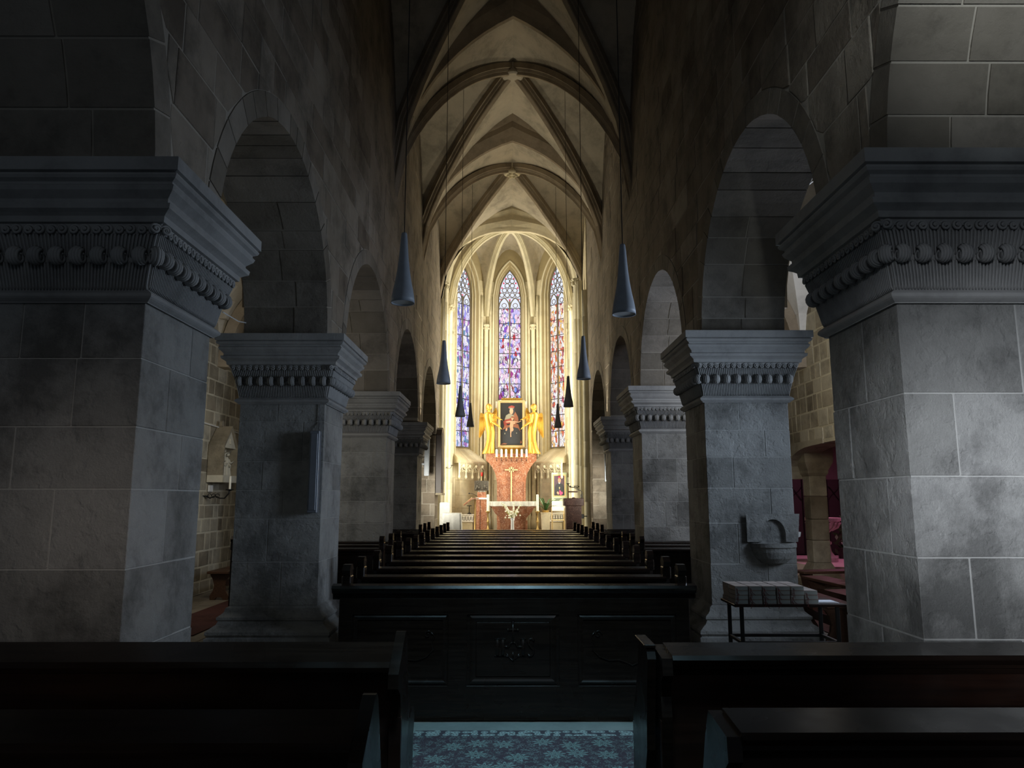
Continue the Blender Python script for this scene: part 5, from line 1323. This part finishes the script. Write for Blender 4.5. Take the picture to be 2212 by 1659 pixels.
for k in range(5): MB().lathe([(.014, zc0-a.z), (.014, 0)], ((k-2)*.05, 0, 0), 8).build('foot', 'white', t)
# sanctuary lamp
a, b = PX(1038.5, 1028.5, 1043, 1020.5, 25.75); t = thing('sanctuary_lamp', 'small red glass lamp on a thin pale rod above the bronze chest', 'lamp', ((a.x+b.x)/2, 25.75, a.z)); MB().lathe([(.03, 0), (.035, b.z-a.z), (.02, b.z-a.z)], (0, 0, 0), 10).build('glass', 'red_glass', t, smooth=True); MB().tube([(0, 0, -.9), (0, 0, 0)], .015, 6).build('rod', 'frame_gold', t)
# lectern with open book, left
Yl = 24.2; t = thing('reading_stand', 'slanted reading desk on a slim pole at the left of the altar', 'lectern', (at(1022, 1100, Yl).x, Yl, FC)); zc1 = at(1016, 1092, Yl).z-FC; zc2 = at(1026, 1077, Yl).z-FC
MB().prism([(-.30, zc1-.01), (-.02, zc2-.02), (.18, zc2-.02), (.18, zc2+.02), (-.04, zc2+.02), (-.30, zc1+.03)], (0, -.2, 0), (1, 0, 0), (0, 0, 1), (0, 1, 0), .4).build('desk', 'red_marble', t)
MB().prism([(-.31, zc1+.03), (-.04, zc2+.022), (-.04, zc2+.04), (-.30, zc1+.05)], (0, -.17, 0), (1, 0, 0), (0, 0, 1), (0, 1, 0), .34).build('book', 'frame_gold', t)
MB().lathe([(.14, 0), (.13, .03), (.02, .06), (.018, zc2-.02)], (.06, 0, 0), 12).build('pole', 'brass', t, smooth=True)
t = thing('microphone', 'thin gooseneck microphone over the marble pillar at left', 'microphone', (at(1034, 1073, 25.1).x, 25.1, at(1034, 1075, 25.2).z)); m = MB().tube([(0, 0, 0), (-.10, 0, .08), (-.22, 0, .14), (-.30, 0, .14)], .008, 5).build('gooseneck', 'iron', t); MB().sphere((-.32, 0, .14), .024, 8, 6).build('capsule', 'iron', t)
t = thing('small_iron_stand', 'small black stand with crossbar on the white bench left of the pedestal', 'stand', (at(1013.5, 1113, 25.4).x, 25.4, at(1013, 1113, 25.3).z+.03)); MB().tube([(0, 0, 0), (0, 0, .30)], .016, 6).build('post', 'iron', t); MB().cbox((-.08, -.02, .27), (.08, .02, .295), .003).build('crossbar', 'iron', t); MB().lathe([(.09, 0), (.06, .03), (.02, .06)], (0, 0, 0), 10).build('foot', 'iron', t)
# white ornamented benches either side
def orn_bench(px0, px1, y0, y1, Y, lab):
    a, b = PX(px0, y0, px1, y1, Y); t = thing('ornamented_front', lab, 'bench', (a.x, Y, FC)); w_ = b.x-a.x; z0, z1 = a.z-FC, b.z-FC
    MB().cbox((0, 0, z0), (w_, .20, z1), .008).build('panel', 'white_marble', t); MB().cbox((.03, .03, 0), (w_-.03, .18, z0), .005).build('plinth', 'chancel', t); MB().cbox((-.02, -.02, z1), (w_+.02, .22, z1+.03), .006).build('top_moulding', 'white_marble', t)
    n_ = 5
    for k in range(n_):
        x = w_*(k+.5)/n_; o = MB(); o.tube([(x-.035, -.004, z1-.04), (x-.035, -.004, z0+.09), (x, -.004, z0+.05), (x+.035, -.004, z0+.09), (x+.035, -.004, z1-.04)], .006, 4); o.sphere((x, -.004, z0+.11), .013, 6, 4); o.bbox((x-.02, -.008, z1-.07), (x+.02, .0, z1-.062)); o.build('ornament', 'bronze', t)
orn_bench(993, 1023, 1128, 1113, 25.3, 'low white stone bench with carved ornament in the left niche')
orn_bench(1188.5, 1216, 1127, 1110, 25.3, 'low white stone bench with carved ornament in the right niche')
# canopies with sloping sill below the side windows
def canopy(g, y_top, y_lip, y_bot, lab):
    A3, u, n, mid, hw, lt, sill, hrow, dd = g
    t = thing('niche_canopy', lab, 'canopy', (0, 0, 0)); L0 = mid-.62; L1 = mid+.62; zv = Vector((0, 0, 1))
    z_top, z_lip, z_bot = sill-.06, sill-.52, sill-1.12
    P_ = lambda s, d, z: A3+u*s+n*d+zv*z
    n_ = 3
    for k in range(n_):
        a_, b_ = L0+(L1-L0)*k/n_+.003, L0+(L1-L0)*(k+1)/n_-.003
        MB().loft([[P_(a_, .0, z_lip-.06), P_(a_, .34, z_lip-.06), P_(a_, .34, z_lip), P_(a_, -.25, z_top)], [P_(b_, .0, z_lip-.06), P_(b_, .34, z_lip-.06), P_(b_, .34, z_lip), P_(b_, -.25, z_top)]]).build('roof_slab', 'chancel', t)
    # hanging tracery arches
    bays = 4; bw_ = (L1-L0)/bays
    for k in range(bays):
        c = L0+bw_*(k+.5); hb = bw_/2
        ag = [P_(c+x, .30, z_bot+.20+ (P(x, hb, 0, .24))) for x in [hb*(-1+2*i/10) for i in range(11)]]
        o = MB().tube(ag, .020, 5)
        for q in (-1, 1): o.tube([P_(c+q*(hb*.95*math.cos(a_)*.5+hb*.25), .30, z_bot+.22+.08*math.sin(a_)) for a_ in [math.pi*i/6 for i in range(7)]], .012, 4)
        out_ = [(-hb, z_lip-.06), (-hb, z_bot+.24)]+[(hb*(-1+2*i/10), z_bot+.23+P(hb*(-1+2*i/10), hb, 0, .24)) for i in range(1, 10)]+[(hb, z_bot+.24), (hb, z_lip-.06)]
        o.prism(out_, A3+u*c+n*.27, u, zv, n, .02)
        # carved head in each bay
        o.sphere(P_(c, .32, z_lip-.17), .055, 8, 6); o.tube([P_(c+.05*math.cos(i*.7)*(1+.0*i), .32, z_lip-.26+.05*math.sin(i*.7)) for i in range(8)], .014, 5)
        o.build('arch_bay', 'shaft', t, smooth=False)
    for k in range(bays+1):
        x = L0+bw_*k; MB().lathe([(.01, z_bot), (.045, z_bot+.05), (.035, z_bot+.10), (.025, z_bot+.14), (.028, z_lip-.12), (.035, z_lip-.06)], (P_(x, .29, 0).x, P_(x, .29, 0).y, 0), 8).build('pendant', 'shaft', t)
canopy(g1, 0, 0, 0, 'stone canopy with hanging pointed arches below the blue stained window')
canopy(g3, 0, 0, 0, 'stone canopy with hanging pointed arches below the red stained window')
# covered chair and table at far left
t = thing('covered_chair', 'high-backed chair under a white cloth at the far left of the chancel', 'chair', (at(961, 1100, 21.3).x+.03, 21.35, 0))
zbk = at(960, 1085, 21.4).z
MB().cbox((-.2, .15, .0), (.10, .22, zbk), .02).build('backrest', 'cloth', t); MB().cbox((-.2, -.2, 0), (.12, .2, .45), .02).build('seat', 'cloth', t)
t = thing('covered_table', 'small table draped with a white cloth at the far left of the chancel', 'table', (at(977, 1110, 20.6).x, 20.65, 0)); zt2 = at(975, 1108, 20.65).z; m = MB(); n = 48; hx_, hy_ = .24, .25
def sq(th, r):
    c, s_ = math.cos(th), math.sin(th); k_ = 1/max(abs(c), abs(s_)); return (c*k_*hx_*r, s_*k_*hy_*r)
rings = []
for z, r, wv in ((zt2, .2, 0), (zt2, .98, 0), (zt2-.03, 1.02, .0), (zt2*.6, 1.07, .04), (.02, 1.15, .09)): rings.append([(*sq(2*math.pi*j/n, r*(1+wv*math.sin(j*1.7))), z) for j in range(n)])
m.loft(rings); m.build('tablecloth_folds', 'cloth', t, smooth=True)
# picture seen edge-on at left
a, b = at(948, 1065, 21.9), at(948, 925, 21.9)
t = thing('framed_picture', 'tall arched dark framed picture seen almost edge-on on the left wall', 'painting', (XL, 21.75, a.z)); hh = b.z-a.z
out = [(-.40, 0), (.40, 0), (.40, hh-.25), (.3, hh-.08), (0, hh), (-.3, hh-.08), (-.40, hh-.25)]
MB().prism(out, (0, 0, 0), (0, 1, 0), (0, 0, 1), (1, 0, 0), .16).build('frame', 'cover', t); MB().prism([(p[0]*.8, .1+p[1]*.88) for p in out], (.16, 0, 0), (0, 1, 0), (0, 0, 1), (1, 0, 0), .01).build('canvas', 'canvas', t)
MB().cbox((.0, -.42, -.06), (.2, .42, .0), .01).build('ledge', 'aisle', t)
sconce('curled brass candle arm on the shafts behind the edge-on picture', at(957, 1010, 22.9), R(0), .9)
# right side: planter, palm, poster, lectern
Yq = 24.3; a, b = PX(1168.5, 1133, 1188.5, 1107, Yq); t = thing('planter_box', 'pale square planter pedestal right of the altar', 'planter', ((a.x+b.x)/2, Yq, FC)); w2 = (b.x-a.x)/2; z = b.z-FC
MB().rect([(-.03, 0), (0, z-.02), (.01, z-.02), (.01, z), (-.02, z), (-.03, z-.05)], w2, w2).build('box', 'chancel', t)
t = thing('potted_palm', 'small dark green palm with arching leaves on the pale planter', 'plant', ((a.x+b.x)/2, Yq, b.z)); rg = random.Random(12)
MB().lathe([(.09, 0), (.12, .07), (.10, .07), (.02, .05)], (0, 0, 0), 12).build('pot', 'brass', t)
for i in range(19):
    an = i*2.399; l = rg.uniform(.26, .46); up = rg.uniform(.12, .38); pts = []; m = MB(); wl_ = []
    for k in range(8):
        u = k/7; pts.append(Vector((l*u*math.cos(an), l*u*math.sin(an)*.8, .06+up*math.sin(u*math.pi*.62)*1.15)))
    L_, R_ = [], []
    for k, p in enumerate(pts):
        tt = (pts[min(k+1, 7)]-pts[max(k-1, 0)]).normalized(); sd = tt.cross(Vector((0, 0, 1))).normalized()*.030*math.sin(math.pi*(.12+.88*k/7)); L_.append(p+sd-Vector((0, 0, .008))); R_.append(p-sd-Vector((0, 0, .008)))
    m.add(L_+pts+R_, [(k, k+1, 9+k, 8+k) for k in range(7)]+[(8+k, 9+k, 17+k, 16+k) for k in range(7)]); m.build('leaf', 'leaf', t)
Yt = 25.35; a, b = PX(1192, 1087, 1224, 1021, Yt); t = thing('roll_up_poster', 'pale green roll-up poster with gold framed portrait of a black robed person in pink skullcap', 'poster', (a.x, Yt, a.z)); w_, h_ = b.x-a.x, b.z-a.z
zlow = at(1200, 1098, Yt).z-a.z
MB().bbox((0, 0, zlow), (w_, .02, h_)).build('sheet', 'poster', t)
MB().bbox((0, -.003, zlow), (w_, .0, .07)).build('lower_band', 'white', t)
x0, x1 = .08*w_, .92*w_; fz0, fz1 = at(1200, 1073, Yt).z-a.z, at(1200, 1025, Yt).z-a.z
MB().bbox((x0, -.012, fz0), (x1, -.001, fz1)).build('printed_frame', 'frame_gold', t)
fw = .04; MB().bbox((x0+fw, -.016, fz0+fw), (x1-fw, -.012, fz1-fw)).build('portrait_ground', 'p_purple', t)
art(t, x0+fw, fz0+fw, x1-x0-2*fw, fz1-fz0-2*fw, -.017, [('p_dark', [(.05, 0), (.08, .42), (.2, .56), (.42, .63), (.62, .63), (.85, .56), (.97, .38), (.97, 0)]), ('white', [(.42, .63), (.50, .58), (.60, .62), (.58, .66), (.44, .66)]), ('p_grey', ell(.52, .78, .155, .13)), ('skin', ell(.52, .76, .145, .125)), ('p_pink', [(.38, .88), (.42, .95), (.52, .975), (.62, .95), (.66, .88), (.52, .905)]),
    ('frame_gold', [(.50, .44), (.54, .44), (.54, .40), (.58, .40), (.58, .37), (.54, .37), (.54, .31), (.50, .31), (.50, .37), (.46, .37), (.46, .40), (.50, .40)]), ('p_pink', [(.48, .26), (.62, .26), (.66, .19), (.80, .18), (.84, .10), (.66, .02), (.54, .04)]), ('skin', [(.24, .16), (.34, .21), (.46, .16), (.5, .08), (.40, .04), (.30, .08)])])
for k, (q0, q1, zz_) in enumerate(((.15, .70, .055), (.25, .55, .030), (.15, .50, -.0))): MB().bbox((q0*w_, -.008, fz0-.07-k*.03), (q1*w_, -.003, fz0-.055-k*.03)).build('text_line', 'p_dark', t)
# white chair frame in front of the poster
t = thing('slim_chair', 'slim pale wooden chair standing before the poster', 'chair', (at(1206, 1130, 24.9).x, 24.9, FC))
zc2 = at(1206, 1096, 24.9).z-FC
for x in (-.2, .2): MB().cbox((x-.015, .16, 0), (x+.015, .19, zc2), .003).build('leg', 'frame_gold', t); MB().cbox((x-.015, -.17, 0), (x+.015, -.14, .40), .003).build('leg', 'frame_gold', t)
MB().cbox((-.2, -.17, .40), (.2, .19, .43), .006).build('seat', 'frame_gold', t); MB().cbox((-.2, .155, zc2-.12), (.2, .19, zc2), .005).build('backrest', 'white', t)
Yk = 20.35; a, b = PX(1217, 1092.5, 1259.5, 1076, Yk); t = thing('marble_ambo', 'dark brown marble lectern at the right of the chancel', 'lectern', ((a.x+b.x)/2, Yk, 0)); w2 = (b.x-a.x)/2
MB().cbox((-w2, -.24, a.z), (w2, .24, b.z), .01).build('desk', 'dark_marble', t); MB().cbox((-w2*.78, -.20, 0), (w2*.76, .2, a.z), .008).build('pedestal', 'dark_marble', t)
zz2 = b.z; MB().cbox((-w2*.55, -.1, zz2), (-w2*.5, -.06, zz2+.17), .003).build('book_rest_post', 'bench', t); MB().cbox((-w2*.55, -.12, zz2+.15), (w2*.45, -.06, zz2+.19), .004).build('book_rest', 'bench', t); MB().sphere((0, -.1, zz2), .05, 10, 5, sc=(1, 1, .5)).build('knob', 'dark_marble', t)
t = thing('microphone', 'gooseneck microphone bending left over the dark marble lectern', 'microphone', (a.x+w2*1.95, Yk-.05, b.z)); MB().tube([(0, 0, 0), (-.01, 0, .12), (-.03, 0, .18), (-.14, 0, .25), (-.32, 0, .31)], .009, 5).build('gooseneck', 'iron', t); MB().sphere((-.33, 0, .315), .022, 8, 6).build('capsule', 'iron', t); MB().cbox((-.06, -.02, 0), (-.03, .02, .10), .004).build('clip', 'iron', t)
sp_ = at(1279, 1051, 22.1); sconce('black candle arm with white candle on the right chancel shafts', (2.05, 22.0, sp_.z), R(180), 1.1)
t = thing('wall_speaker', 'small dark box on a bracket low at the right chancel shafts', 'speaker', (2.02, 20.95, at(1276, 1120, 20.95).z)); MB().cbox((-.04, -.05, 0), (.05, .05, .12), .006).build('housing', 'iron', t); MB().tube([(.04, 0, .06), (.14, 0, .06)], .012, 5).build('bracket', 'iron', t)
